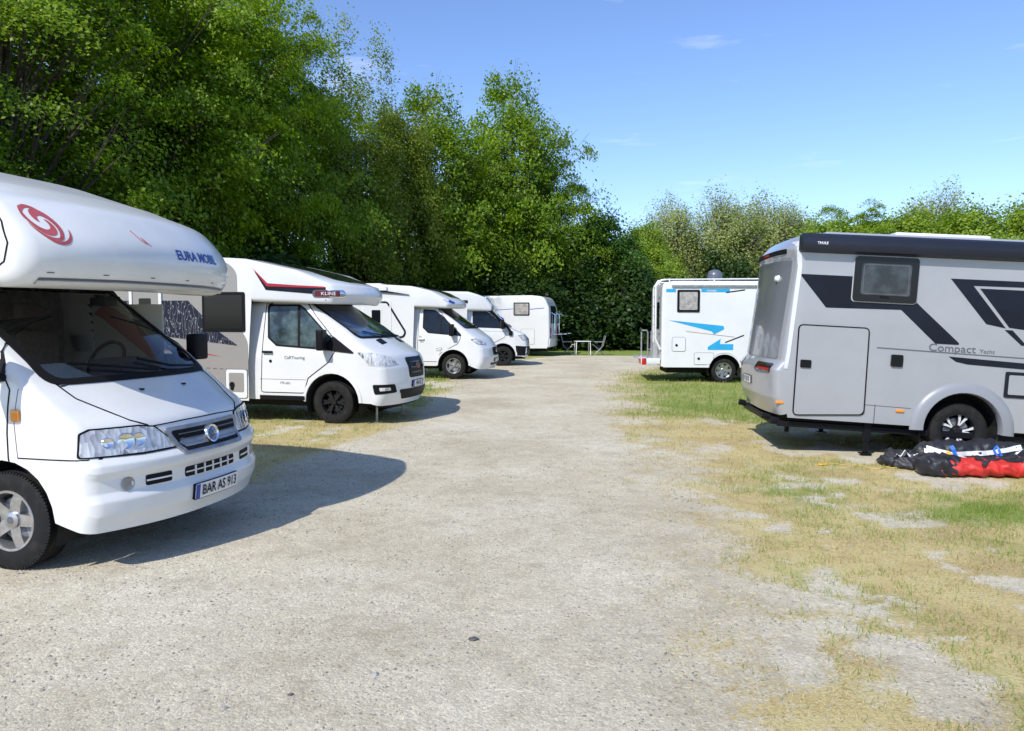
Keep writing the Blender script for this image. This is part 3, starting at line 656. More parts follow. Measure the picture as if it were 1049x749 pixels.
    for x, s_ in ((0,-1),(0,1),(-3.75,-1),(-3.75,1)): wheel(root, x, s_, .352, .215, .235, .97, 'dark')
    for y in (-.62,.55): 
        b=MB(); b.tube([(.62,y,.0),(.62,y,.42)], .022, 8); b.tube([(.62,y,0),(.62,y,.012)], .05, 10); b.build('levelling_leg', GALV, root)
    b=MB(); b.tube([(-1.55,-.3,2.74),(-1.55,-.3,2.86)],.15,16); place(root, -2.71, 13.35, 13.27); return root
build_ford()

# ============================================================ 3 Citroen-type cab motorhome
def build_cit():
    root = tag(empty('motorhome'), 'all-white motorhome with a long black-edged side window outline, third in the row on the left', 'motorhome', GL)
    hw = 1.12
    prof = [(-5.9,.40),(-5.9,2.62,.22),(-2.2,2.66,.5),(-1.2,2.60,.6),(-.55,2.45,.4),(-.02,2.22,.12),(.10,2.08,.08),(.0,1.97,.06),(-.5,1.98,.05),(-1.1,2.0)]
    W = lambda x, z: hw if x < -1.1 else hw-.20*min(1, (x+1.1)/1.3)**1.5
    cs = make_coach(root, prof, [(-1.14,1.0),(-1.14,.36),(-3.2,.36)]+arch(-3.8,.45,.36)+[(-5.85,.36)], W, .08, PAINT, lambda x, z: .28*min(1, max(0, (x+.7)/.9)), 'coach_body', .07, .2)
    B = cs.bvh
    line_patch('awning_case', [(-5.6,2.54),(-1.9,2.53)], -90, B, .05, PAINT, root, .11)
    patch('roof_stripe', [(-5.6,2.48),(-1.95,2.47),(-1.25,2.36),(-2.0,2.42),(-5.6,2.43)], -90, B, .056, DECAL, root, step=.3)
    ol = [(-5.0,2.14),(-1.90,2.14),(-1.36,1.30),(-1.42,1.16),(-1.9,1.12),(-5.0,1.3)]
    outline_patch('window_surround', ol, -90, B, .012, DECAL, root, .055, round_=.12)
    ed = patch('entrance_door', rect(-2.62,-1.80,.55,2.2), -90, B, .012, PAINT, root, round_=.04, step=.2); outline_patch('door_gap', rect(-2.62,-1.80,.55,2.2), -90, B, .016, PLATEW, ed, .03, round_=.04)
    patch('door_window', rect(-2.36,-2.10,1.26,1.92), -90, B, .02, GBLACK, ed, round_=.02, step=.2)
    patch('skylight', [(-1.05,-.5),(-.2,-.45),(-.15,.45),(-1.05,.5)], TOP, B, .012, GBLACK, root, round_=.08, step=.12)
    patch('cap_light', [(-.62,2.20),(-.30,2.09),(-.25,2.14),(-.50,2.26)], -70, B, .006, BLUETX, root, step=.12)
    door = [(-1.06,.46),(-.46,.46),(-.38,.70),(.14,.98),(.22,1.16),(-.50,1.98),(-1.0,2.02)]
    sh = finish_cab(root, 'citroen', PAINT, [(-.90,1.42),(-.74,1.27),(.24,1.19),(.22,1.25),(-.30,1.74),(-.55,1.92),(-.90,1.95)], DGLASS, DGLASS, door,
        [(.44,-.93,1.10),(.62,-.86,1.12),(.90,-.62,.98),(.86,-.66,.93),(.62,-.86,.96)], [(-.36,.86),(.36,.86),(.34,.64),(-.34,.64)], [(-.5,.42),(.5,.42),(.45,.36),(-.45,.36)], 'B CT 1', .50, -50,
        fog=None, mirror_at=(-.02,1.12,1.36), wsP=[(-.84,1.40),(.84,1.40),(.74,2.0),(-.74,2.0)])
    C_ = sh.bvh; line_patch('window_divider', [(-.36,1.26),(-.36,1.78)], -90, C_, .02, SEAL, root, .04)
    text_patch('lettering', 'III', -.96,1.16,.09,-90,C_,.009,GREYTX,root); text_patch('lettering', 'Van', -.92,1.02,.07,-90,C_,.009,GREYTX,root)
    for k in range(5): a=k*1.25; line_patch('butterfly_decal', [(-.42+.1*math.cos(a),.80+.06*math.sin(a)),(-.38+.05*math.cos(a+1),.84+.04*math.sin(a+1))], -90, C_, .008, GREYTX, root, .012)
    for s_ in (1,-1):
        P=[(.47*math.cos(a)*s_, .36+.47*math.sin(a)) for a in [math.pi*k/14 for k in range(15)]]; line_patch('arch_lip', P, -90*s_, C_, .012, PAINT, root, .04)
    under(root, -5.7, .8, (0, -3.8), .60, rad=.45, liner_y=.97)
    for x, s_ in ((0,-1),(0,1),(-3.8,-1),(-3.8,1)): wheel(root, x, s_, .342, .21, .225, .97, 'fan')
    b=MB(); b.bbox(-2.9,-2.4,-.25,.25,2.66,2.72,.02,2); b.build('roof_vent', PAINT, root)
    place(root, -1.49, 22.5, 10.15, 0, .04); return root
build_cit()

# ============================================================ 4 high-cab van with black snorkel
def build_cra():
    root = tag(empty('motorhome'), 'white motorhome with dark lower bumper and a black snorkel up its windscreen pillar', 'motorhome', GL)
    hw = 1.12
    prof = [(-5.9,.40),(-5.9,2.66,.22),(-2.2,2.70,.5),(-1.25,2.69,.5),(-.55,2.48,.4),(-.22,2.15,.12),(-.24,1.98,.06),(-.5,1.98,.05),(-1.3,2.0)]
    W = lambda x, z: hw if x < -1.2 else hw-.16*min(1, (x+1.2)/1.2)**1.5
    cs = make_coach(root, prof, [(-1.34,1.0),(-1.34,.36),(-3.2,.36)]+arch(-3.8,.45,.36)+[(-5.85,.36)], W, .10, PAINT, lambda x, z: .24*min(1, max(0, (x+.9)/.9)), 'coach_body', .07, .2)
    B = cs.bvh
    patch('roof_slot', rect(-2.1,-1.28,2.28,2.38), -90, B, .02, GBLACK, root, round_=.02)
    patch('skylight', [(-.98,-.5),(-.4,-.42),(-.4,.42),(-.98,.5)], TOP, B, .012, SHEEN, root, round_=.06, step=.12)
    door = [(-1.12,.50),(-.50,.50),(-.40,.80),(.06,1.05),(.12,1.30),(-.50,1.98),(-1.05,2.0)]
    sh = finish_cab(root, 'crafter', PAINT, [(-1.10,1.50),(-1.0,1.40),(.08,1.36),(.10,1.44),(-.44,1.88),(-.6,1.98),(-1.1,1.98)], DGLASS, DGLASS, door,
        [(.50,-.93,1.12),(.66,-.88,1.12),(.92,-.68,1.04),(.93,-.66,.94),(.66,-.88,.93)], [(-.48,1.06),(.48,1.06),(.46,.80),(-.46,.80)], [(-.9,.62),(.9,.62),(.85,.40),(-.85,.40)], None, .5, -50,
        mirror_at=(-.04,1.14,1.52), wsP=[(-.86,1.40),(.86,1.40),(.78,2.06),(-.78,2.06)])
    C_ = sh.bvh
    lb = patch('lower_bumper', [(.46,.74),(1.02,.70),(1.02,.38),(.50,.38)], -90, C_, .014, BLACK, root, round_=.03); patch('lower_bumper', [(-.46,.74),(-1.02,.70),(-1.02,.38),(-.50,.38)], 90, C_, .014, BLACK, root, round_=.03)
    patch('front_bumper', rect(-.88,.88,.40,.70), 0, C_, .012, BLACK, root, round_=.03)
    b = MB(); b.tube([(.30,-1.02,1.20),(.18,-1.0,1.40),(-.42,-.95,1.98),(-.50,-.95,2.06)], [.05,.05,.05,.055], 10); b.bbox(-.09,.09,-.06,.06,-.10,.10,.03,2,loc=(-.47,-.95,2.08)); b.bbox(-.07,.07,-.05,.05,-.10,.08,.03,2,loc=(.28,-1.01,1.20)); b.build('snorkel', BLACK, root)
    line_patch('door_seam', [(-1.2,1.28),(.4,1.25)], -90, C_, .006, GREYTX, root, .008)
    for s_ in (1,-1):
        P=[(.50*math.cos(a)*s_, .36+.50*math.sin(a)) for a in [math.pi*k/14 for k in range(15)]]; line_patch('arch_lip', P, -90*s_, C_, .014, PAINT, root, .05)
    under(root, -5.7, .85, (0, -3.8), .60, rad=.47, liner_y=.97)
    for x, s_ in ((0,-1),(0,1),(-3.8,-1),(-3.8,1)): wheel(root, x, s_, .36, .21, .235, .97, 'dark')
    place(root, -.41, 28.66, -4.5, 0, .0); return root
build_cra()

# ============================================================ rear-facing coaches: rack helper
def simple_front(root, x, paint, kindn='citroen', wsm=DGLASS):
    """cab of a coach whose axles are given relative to the rear axle: built as a child group shifted forward"""
    sh = make_cab(kindn, root, paint); B = sh.bvh
    P = [(-.84,1.40),(.84,1.40),(.74,2.0),(-.74,2.0)]; f = patch('windscreen', P, 0, B, .010, wsm, root, round_=.08, step=.12)
    side_glass(root, B, [(-.90,1.42),(-.74,1.27),(.24,1.19),(.22,1.25),(-.30,1.74),(-.55,1.92),(-.90,1.95)], DGLASS)
    for s_ in (-1, 1):
        D, U, V = frame(50*s_); PP = [(Vector((p[0], p[1]*s_, p[2])).dot(U), p[2], .015) for p in [(.44,.93,1.10),(.62,.86,1.12),(.90,.62,.98),(.86,.66,.93),(.62,.86,.96)]]
        patch('headlight', PP, 50*s_, B, .010, LAMP, root, step=.1)
    patch('grille', rect(-.36,.36,.62,.86), 0, B, .012, BLACK, root, round_=.05)
    names = {'cab_body','windscreen','side_window','headlight','grille'}
    for ch in list(root.children):
        if ch.name.split('.')[0] in names and not ch.get('_s'):
            ch.location.x += x; ch['_s'] = 1
def clear_marks(root):
    for ch in root.children:
        if '_s' in ch: del ch['_s']

# ============================================================ 5 far motorhome seen from its rear corner
def build_far():
    root = tag(empty('motorhome'), 'distant white motorhome with a bicycle carrier on its rear, beside the camping table', 'motorhome', GL)
    hw = 1.13   # local: origin at rear axle, rear at x=-2.0, heading +x
    prof = [(-2.0,.42),(-2.05,.9,.05),(-2.02,2.2,.3),(-1.80,2.72,.35),(-1.2,2.78,.2),(3.2,2.74,.4),(4.1,2.5,.4),(4.3,2.1,.1),(4.2,1.98,.05),(3.0,2.0)]
    cs = make_coach(root, prof, [(2.95,1.0),(2.95,.36),(1.0,.36)]+arch(0,.45,.36)+[(-1.95,.38)], lambda x, z: hw if x < 3 else hw-.2*min(1,(x-3)/1.3)**1.5, .09, PAINT, lambda x, z: .28*min(1, max(0, (x-3.3)/.9)), 'coach_body', .1, .3)
    B = cs.bvh   # the left side (+y) faces the camera: azimuth 90, u = -x
    window(root, B, (.38,1.12,1.86,2.45), 90, CURT, BLACK, .02, .05, .06)
    hatch(root, B, .72,1.35,.55,1.25, PAINT, az=90, lock=False)
    line_patch('blue_stripe', [(-.9,2.08),(.36,2.16)], 90, B, .004, BLUETX, root, .025); line_patch('blue_stripe', [(1.14,2.14),(1.8,2.20)], 90, B, .004, BLUETX, root, .03)
    patch('bird_decal', [(-.55,1.75),(-.35,1.95),(-.15,1.72),(-.2,1.5),(-.42,1.62)], 90, B, .005, CYAN, root); patch('bird_decal', [(-.45,1.9),(-.2,1.7),(-.1,1.5),(-.02,1.45),(-.1,1.75)], 90, B, .008, BLUETX, root)
    patch('rear_window', rect(-.7,.7,1.5,2.3), 180, B, .01, DGLASS, root, round_=.08)
    patch('rear_bumper', rect(-1.05,1.05,.45,.8), 180, B, .03, PLATEW, root, round_=.05)
    for s_ in (-.9, .9): patch('tail_light', rect(s_-.08,s_+.08,.85,1.3), 180, B, .02, RED, root, round_=.03)
    b = MB()
    for y in (-.6,.6): b.tube([(-2.02,y,2.0),(-2.2,y,1.9),(-2.2,y,1.0),(-2.05,y,.95)],.02,6)
    for x in (-2.35,-2.6): b.tube([(x,-.85,1.02),(x,.85,1.02)],.03,6)
    for y in (-.6,.6): b.tube([(-2.1,y,1.0),(-2.75,y,1.03)],.02,6)
    b.tube([(-2.2,.6,1.9),(-2.45,.55,1.95),(-2.6,.5,1.85)],.015,6); b.build('bicycle_carrier', CHROME, root)
    simple_front(root, 3.75, PAINT)
    under(root, -1.8, 4.4, (0, 3.75), .6, rad=.45)
    for x, s_ in ((0,-1),(0,1),(3.75,-1),(3.75,1)): wheel(root, x, s_, .342, .21, .225, .97, 'cover')
    clear_marks(root); place(root, -.05, 36.0, 193); return root
build_far()

# ============================================================ 6 white motorhome with blue decals, mid right
def build_blue():
    root = tag(empty('motorhome'), 'white motorhome with bright blue arrow decals and a grey dome on its roof', 'motorhome', GRT)
    hw = 1.1
    prof = [(-1.70,.44),(-1.70,2.70,.16),(-1.4,2.76,.1),(3.6,2.76,.4),(4.4,2.4,.4),(4.6,2.1,.1),(4.5,1.98,.05),(3.3,2.0)]
    cs = make_coach(root, prof, [(3.28,1.0),(3.28,.42),(1.0,.42)]+arch(0,.42,.42)+[(-1.65,.42)], lambda x, z: hw if x < 3.3 else hw-.2*min(1,(x-3.3)/1.3)**1.5, .05, PAINT, lambda x, z: .28*min(1, max(0, (x-3.6)/.9)), 'coach_body', .1, .25)
    B = cs.bvh
    window(root, B, (-1.30,-.70,1.92,2.52), -90, CURT, BLACK, .025, .06, .03)
    line_patch('blue_band', [(-1.60,2.50),(-1.34,2.50)], -90, B, .004, CYAN, root, .09); line_patch('blue_band', [(-.66,2.50),(.10,2.50)], -90, B, .004, CYAN, root, .09)
    text_patch('lettering', 'Sunlight', -.38,2.50,.085,-90,B,.008,PLATEW,root)
    patch('blue_arrow', [(-1.53,1.70),(-.05,1.55),(-.03,1.46),(-.30,1.32),(-.36,1.40)], -90, B, .005, CYAN, root)
    patch('blue_arrow', [(-.46,.98),(-.12,1.20),(-.14,1.06),(.22,1.06),(.22,.90),(-.46,.90)], -90, B, .005, CYAN, root)
    line_patch('brown_line', [(-1.05,1.40),(.25,1.25)], -90, B, .006, mat('brown_line', (.35,.18,.08), .5), root, .012); line_patch('dark_line', [(0,1.10),(.5,1.30)], -90, B, .007, DECAL, root, .03); line_patch('dark_line', [(.0,2.45),(.5,2.52)], -90, B, .008, DECAL, root, .03)
    hatch(root, B, -1.42,-1.06,.86,1.24, PAINT); hatch(root, B, -.82,-.30,.50,.82, PAINT)
    line_patch('awning_rail', [(-1.45,2.62),(3.4,2.62)], -90, B, .05, GALV, root, .05)
    patch('rear_window', rect(-.6,.6,1.45,2.2), 180, B, .012, DGLASS, root, round_=.06)
    b = MB(); b.tube([(-1.6,-1.0,2.80),(-1.72,-1.0,2.78),(-1.86,-1.0,2.62),(-1.86,-1.0,1.2),(-1.72,-1.0,.9)],.028,8); b.tube([(-1.6,-.6,2.80),(-1.75,-.6,2.78),(-1.86,-.6,2.62),(-1.86,-.6,1.0)],.022,8)
    for k in range(7): b.tube([(-1.86,-1.0,1.1+.25*k),(-1.86,-.6,1.1+.25*k)],.016,6)
    b.tube([(-1.6,-1.0,2.80),(3.0,-1.0,2.84)],.02,6); b.tube([(-1.6,.9,2.80),(3.0,.9,2.84)],.02,6)
    for x in (-1.5,-.3,.9,2.1,3.0):
        for y in (-1.0,.9): b.tube([(x,y,2.72),(x,y,2.83)],.018,6)
    b.build('ladder_and_roof_rail', PAINT, root)
    b = MB(); b.bbox(-2.24,-1.72,-1.0,1.0,.50,.66,.02,2); b.build('carrier_platform', PAINT, root)
    ca = MB(); ca.tube([(-2.05,-.9,.66),(-2.05,-.9,1.35),(-2.08,-.9,1.42),(-2.22,-.9,1.42)],.022,6); ca.tube([(-1.95,-.9,.66),(-1.95,-.9,1.4)],.03,6); ca.tube([(-2.05,-.9,.9),(-1.95,-.9,.9)],.015,6); ca.build('carrier_frame', GALV, root); ca = MB(); ca.tube([(-2.05,.6,.66),(-2.05,.6,1.35)],.022,6); ca.build('carrier_frame', GALV, root)
    b = MB(); b.bbox(-2.22,-2.10,-1.025,-.98,.48,.66,.01,2); b.bbox(-2.262,-2.23,-.95,-.55,.50,.64,.01,2); b.build('tail_light', RED, root)
    b = MB(); b.lathe([(2.78,.12),(2.83,.17),(2.91,.21),(3.0,.20),(3.07,.15),(3.11,.07),(3.12,0)], 24, c=(-.12,-.2,0), axis='z'); b.build('satellite_dome', mat('dome_grey', (.10,.11,.14), .35, coat=.4), root)
    simple_front(root, 3.9, PAINT)
    for s_ in (1,-1):
        P=[(.46*math.cos(a)*s_, .38+.46*math.sin(a)) for a in [math.pi*k/14 for k in range(15)]]; line_patch('arch_lip', P, -90*s_, B, .012, PAINT, root, .035)
    under(root, -1.5, 4.5, (0, 3.9), .6, rad=.43, liner_y=1.04)
    for x, s_ in ((0,-1),(0,1),(3.9,-1),(3.9,1)): wheel(root, x, s_, .33, .21, .215, 1.0, 'cover')
    clear_marks(root); place(root, 5.82, 21.7, 3.0, 0, .0); return root
build_blue()

# ============================================================ 7 silver grey motorhome, right
def build_grey():
    root = tag(empty('motorhome'), 'silver grey motorhome with angular black side graphics and a rolled awning, nearest on the right', 'motorhome', GRT)
    hw = 1.10
    prof = [(-2.30,.40,.0),(-2.40,.62,.08),(-2.43,.98,.06),(-2.34,1.10,.05),(-2.24,2.36,.1),(-2.28,2.52,.06),(-2.12,2.70,.12),(-1.9,2.73,.1),(2.9,2.73,.4),(3.8,2.35,.3),(4.0,2.1,.1),(3.9,1.98,.05),(2.7,2.0)]
    def W(x, z):
        w_ = hw
        if x > 2.7: w_ -= .2*min(1, (x-2.7)/1.3)**1.5
        return w_
    # rear face bows in plan: give the shell a rear bow through a wrapped profile
    cs = Shell(prof, [(2.66,1.0),(2.66,.38),(.9,.38)]+arch(0,.46,.38,zc=.37)+[(-1.1,.38),(-2.22,.38)], W, .07, lambda x, z: .28*min(1, max(0, (x-3.1)/.9)), .07, None, .2, 8)
    for p in cs.v:
        if p.x < -1.9: p.x += .13*(abs(p.y)/1.1)**3*min(1, (-1.9-p.x)/.35)
    cs.bvh = BVHTree.FromPolygons(cs.v, cs.f); cs.build('coach_body', GREYPAINT, root); B = cs.bvh
    # rear wall: darker glossy panel, light bar, bumper details
    rp = patch('rear_panel', rect(-.97,.97,1.12,2.42), 180, B, .010, REARGREY, root, round_=.05, step=.12)
    patch('brake_light_bar', rect(-.85,.85,2.47,2.53), 180, B, .012, SEAL, root, round_=.02); patch('high_brake_light', rect(-.12,.12,2.485,2.515), 180, B, .018, RED, root)
    for s_ in (-1, 1):
        t = patch('tail_light', rect(min(s_*.45,s_*.98),max(s_*.45,s_*.98),.93,1.05), 180, B, .012, mat('tail_dark', (.03,.012,.015), .1, coat=1), root, round_=.03)
        patch('lamp_strip', rect(min(s_*.6,s_*.95),max(s_*.6,s_*.95),.965,.985), 180, B, .018, RED, t)
    plate(root, 0.0, .78, B, 'RV DB 70', az=180, w_=.50, h=.11)
    b = MB(); b.v = []; q, nn = cast([B], (.62,2.16), 180); b.lathe([(0,.05),(.05,.03),(.06,0)],16,c=(0,0,0),axis='x'); b.v = [Vector((-p.x,p.y,p.z))+q for p in b.v]; b.build('rear_camera', PLATEW, root)
    text_patch('rear_lettering', 'dethleffs', 0,1.08,.07,180,B,.008,PLATEW,root)
    # white-grey corner moulding
    for s_, az in ((1,-90),(-1,90)):
        line_patch('corner_moulding', [(-2.13*s_,2.62),(-2.09*s_,2.3),(-2.15*s_,1.2),(-2.17*s_,1.0)], az, B, .008, mat('moulding', (.55,.56,.58), .25, coat=.5), root, .045)
    # awning case
    b = MB(); v = []; f = []; secs = []
    pr = [(-1.10,2.70),(-1.17,2.71),(-1.235,2.66),(-1.25,2.58),(-1.22,2.50),(-1.10,2.475)]
    xs = [-2.13,-2.11,-2.08,2.8]
    for i, x in enumerate(xs):
        sc_ = .75 if i == 0 else 1
        for (y, z) in pr: v.append(Vector((x, -1.14+(y+1.14)*sc_, 2.59+(z-2.59)*sc_)))
    n = len(pr)
    for i in range(len(xs)-1):
        for k in range(n-1): f.append((i*n+k, i*n+k+1, (i+1)*n+k+1, (i+1)*n+k))
    f.append(tuple(range(n))); aw = mesh_obj('rolled_awning', v, f, AWN, root, 50)
    class AB: pass
    ab = BVHTree.FromPolygons(v, f); text_patch('awning_lettering', 'THULE', -1.88,2.585,.042,-90,ab,.003,PLATEW,aw,bold=.001)
    b = MB(); b.bbox(-1.75,2.6,-.85,.85,2.735,2.775,.02,2); b.build('roof_rail', GREYPAINT, root)
    b = MB(); b.bbox(-.75,.45,-.45,.45,2.775,2.86,.04,3); b.build('roof_light', PAINT, root)
    # side window
    wf = window(root, B, (-1.44,-.68,1.90,2.46), -90, mat('acrylic_pane', (.055,.065,.075), .06, spec=.4, col2=(.02,.025,.03), noise_scale=3, lo=.4, hi=.6), GBLACK, .03, .085, .05)
    outline_patch('trim', rect(-1.445,-.675,1.895,2.465), -90, B, .012, mat('trim_grey', (.42,.43,.44), .4), wf, .014, round_=.05)
    outline_patch('inner_frame', rect(-1.33,-.79,2.0,2.36), -90, B, .036, GREYTX, wf, .008, round_=.03); patch('latch', rect(-1.11,-1.01,1.955,1.975), -90, B, .045, SEAL, wf)
    # black graphics
    G = [(-2.09,2.20),(-1.42,2.20),(-1.42,1.93),(-.70,1.93),(-.67,1.87),(-.13,1.43),(-.40,1.42),(-.86,1.82),(-.90,1.83),(-1.74,1.81)]
    G = [(-2.09,2.205),(-1.43,2.205),(-1.43,1.905),(-.66,1.915),(-.60,1.86),(-.10,1.425),(-.40,1.425),(-.84,1.82),(-1.74,1.80)]
    patch('black_graphic', [(a,b_,.02) for a,b_ in G], -90, B, .005, DECAL, root, step=.2)
    patch('black_graphic', [(-.29,2.235,.0),(2.3,2.24),(2.3,2.185),(-.02,2.16),(.40,1.66),(.17,1.70,.03)], -90, B, .005, DECAL, root, step=.2)
    patch('black_graphic', [(.06,2.13),(2.2,2.13),(2.2,1.5),(.44,1.67)], -90, B, .005, DECAL, root, step=.2)
    patch('black_graphic', [(.39,1.64),(.48,1.64),(.62,1.50),(2.2,1.46),(2.2,1.42),(.60,1.46)], -90, B, .005, DECAL, root, step=.2)
    patch('black_graphic', [(-.23,1.275),(2.2,1.19),(2.2,1.12),(0,1.19),(-.14,1.215)], -90, B, .005, DECAL, root, step=.2)
    line_patch('grey_line', [(-1.09,1.335),(2.2,1.28)], -90, B, .006, GREYTX, root, .012)
    text_patch('lettering', 'Compact', -.20,1.375,.13,-90,B,.007,GREYTX,root,sx=1.15); text_patch('lettering', 'Yacht', .21,1.36,.07,-90,B,.007,GREYTX,root,sx=1.1)
    # entrance-size garage door
    gd = patch('garage_door', [(-2.05,1.57,.06),(-1.20,1.57,.06),(-1.18,.48,.10),(-2.04,.42,.06)], -90, B, .012, GREYPAINT, root, step=.2)
    outline_patch('seal', [(-2.05,1.57),(-1.20,1.57),(-1.18,.48),(-2.04,.42)], -90, B, .016, SEAL, gd, .014, round_=.06)
    patch('handle', rect(-2.0,-1.87,1.03,1.13), -90, B, .03, BLACK, gd, round_=.015)
    patch('lock_plate', rect(-.91,-.77,1.11,1.26), -90, B, .025, GBLACK, root, round_=.02)
    hf = patch('cassette_hatch', rect(.45,1.05,.81,1.13), -90, B, .014, DECAL, root, round_=.02); patch('hatch_face', rect(.49,1.01,.85,1.09), -90, B, .018, GREYPAINT, hf, round_=.02)
    for x, z in ((-2.21,.57),(-.75,.56)): q, nn = cast([B], (x,z), -90); MB().bbox(-.05,.05,-.012,.012,-.018,.018,.008,2,loc=q+nn*.008).build('side_marker', AMBER, root)
    line_patch('skirt_line', [(-1.95,.62),(-.62,.60)], -90, B, .005, GREYTX, root, .006); line_patch('skirt_line', [(-1.05,.62),(-1.05,.38)], -90, B, .005, GREYTX, root, .008)
    # wheel arch moulding
    for s_, az in ((1,-90),(-1,90)):
        v = []; f = []; n_ = 22
        for k in range(n_+1):
            a = math.pi*(-.02+1.04*k/n_)
            for (r_, y) in ((.62,.0),(.60,.022),(.55,.04),(.47,.045),(.455,.02),(.455,-.06)): v.append(Vector((r_*math.cos(a), -s_*(1.10+y), .37+r_*math.sin(a)*(1.0 if r_ < .5 else .96))))
        for k in range(n_):
            for j in range(5): f.append((k*6+j, k*6+j+1, (k+1)*6+j+1, (k+1)*6+j))
        mesh_obj('wheel_arch', v, f, mat('arch_grey', (.24,.25,.27), .35, coat=.4), root, 50)
    # tow bar frame and legs
    b = MB(); b.bbox(-2.2,1.4,-1.0,-.90,.25,.33,.01,1); b.bbox(-2.2,1.4,.72,.86,.22,.34,.01,1); b.bbox(-2.28,-2.16,-.98,.86,.27,.36,.015,2); b.tube([(-2.26,-.82,.34),(-2.36,-.82,.36)],.04,10); b.tube([(-2.26,.8,.34),(-2.36,.8,.36)],.045,10); b.build('rear_frame', BLACK, root)
    for x, y in ((-1.08,-.98),(-1.08,.95)):
        b = MB(); b.bbox(x-.045,x+.045,y-.035,y+.035,.13,.40,.008,1); b.bbox(x-.032,x+.032,y-.025,y+.025,-.02,.15,.006,1); b.bbox(x-.07,x+.07,y-.06,y+.06,-.035,-.02,.004,1); b.build('support_leg', BLACK, root)
    b = MB(); b.tube([(-1.95,-.5,.24),(-1.95,-.5,.12)],.03,8); b.build('tow_socket', BLACK, root)
    simple_front(root, 3.3, GREYPAINT)
    under(root, -2.2, 3.9, (0, 3.3), .6, rad=.47, liner_y=1.05)
    for x, s_ in ((0,-1),(0,1),(3.3,-1),(3.3,1)): wheel(root, x, s_, .345, .215, .235, 1.03, 'machined10')
    clear_marks(root); place(root, 5.70, 10.51, 6.39, 3.02); return root
build_grey()

# ============================================================ ground
def interp(x, tab):
    if x <= tab[0][0]: return tab[0][1]
    for (a, b), (c, d) in zip(tab, tab[1:]):
        if x <= c: return b+(d-b)*(x-a)/(c-a)
    return tab[-1][1]
def sstep(a, b, x): t = max(0, min(1, (x-a)/(b-a))); return t*t*(3-2*t)
EDGE_R = [(0,1.0),(3.1,1.35),(7,1.65),(13,2.0),(18.4,2.45),(23,2.9),(25.5,3.9),(27.5,5.4),(29,8),(30,14),(31,60)]
EDGE_L = [(0,-9),(6.9,-7.5),(7.9,-2.6),(11.8,-1.55),(22.9,-1.1),(28,-.6),(33,1.4),(35.2,2.4),(35.9,60)]
def N2(x, y, s, o=0): return noise.noise(Vector((x*s+o, y*s-o, o*.7)))
def zg(x, y):
    z = -.17*sstep(6.2, 9.2, x)*(1-sstep(12.5, 18, y))
    d = math.hypot(x, y)
    return z+.012*N2(x, y, .6, 3)+.006*N2(x, y, 2.1, 5) if d < 60 else z
def fields(x, y):
    """grass cover and how green it is"""
    er = interp(y, EDGE_R); el = interp(y, EDGE_L); wob = .45*N2(x, y, .9, 11)+.25*N2(x, y, 2.6, 4)
    right = sstep(-.9, 1.3, x-er+wob*1.6); left = sstep(-.3, .8, el-x+wob*.8)
    if y > 31: right = 0
    n = N2(x, y, .55, 20)*.5+N2(x, y, 1.7, 8)*.35+N2(x, y, 4.5, 2)*.2
    gr = 0; gn = 0
    if right > 0:
        far = sstep(11.5, 15, y+N2(x, y, .5, 1)*1.5)
        near = sstep(.05, .80, .70+.12*sstep(0, 3, x-er)+.9*N2(x, y, .75, 20)+.75*N2(x, y, 2.1, 8)+.6*N2(x, y, 4.2, 2)+.3*N2(x, y, 8, 5))-.10*sstep(7.6,8.6,y)*sstep(10.5,9.0,y)
        gr = max(gr, right**.6*(near*(1-far)+(.85+.4*n)*far))
        g0 = .07+.75*max(0, N2(x, y, .8, 33)+.1)
        pt = 1.1*math.exp(-((x-4.5)/1.15)**2-((y-6.9)/.62)**2)+.6*math.exp(-((x-2.6)/.8)**2-((y-7.9)/.7)**2)+.5*math.exp(-((x-5.6)/.8)**2-((y-8.3)/.3)**2)+.35*math.exp(-((x-2.2)/.5)**2-((y-5.2)/.4)**2)
        pt *= .75+.9*N2(x, y, 1.9, 14)
        gn = max(gn, right*(max(g0, pt)*(1-far)+far*(.66+.5*n))); gr = max(gr, right*min(1, pt*1.1))
    if left > 0:
        far = sstep(11.2, 16, y)
        gr = max(gr, left*sstep(.05, .7, .74+.7*N2(x, y, .8, 20)+.7*N2(x, y, 2.3, 8)+.4*N2(x, y, 4.2, 2))); gn = max(gn, left*(.22+.5*n+.40*far))
        if y < 7.6: gr *= .55
    if y > 35.5: gr = 1; gn = .9
    if -6 < x < 1.6 and y < 9 and gr < .3: gr = max(gr, .20*max(0, N2(x, y, 2.2, 41))+.1*max(0, N2(x, y, .7, 6)))
    return max(0, min(1, gr)), max(0, min(1, gn))
def axis(segs):
    out = []
    for a, b, st in segs:
        n = max(1, int(round((b-a)/st))); out += [a+(b-a)*k/n for k in range(n)]
    return out+[segs[-1][1]]
XS = axis([(-900,-60,210),(-60,-14,4),(-14,-6,.25),(-6,7.5,.11),(7.5,14,.3),(14,60,4),(60,900,210)])
YS = axis([(-300,-20,70),(-20,2.2,3),(2.2,9,.09),(9,16,.15),(16,26,.3),(26,38,.4),(38,70,4),(70,1500,240)])
gv = []; ga = []; gb = []
for y in YS:
    for x in XS:
        gv.append((x, y, zg(x, y) if abs(x) < 60 and -20 < y < 60 else zg(x, y)))
        a, b = fields(x, y) if (-16 < x < 16 and 0 < y < 45) else ((1, .8) if y > 36 or abs(x) > 12 else (.1, .2)); ga.append(a); gb.append(b)
nx = len(XS); gf = [(j*nx+i, j*nx+i+1, (j+1)*nx+i+1, (j+1)*nx+i) for j in range(len(YS)-1) for i in range(nx-1)]
GM = bpy.data.materials.new('gravel_and_grass'); GM.use_nodes = True
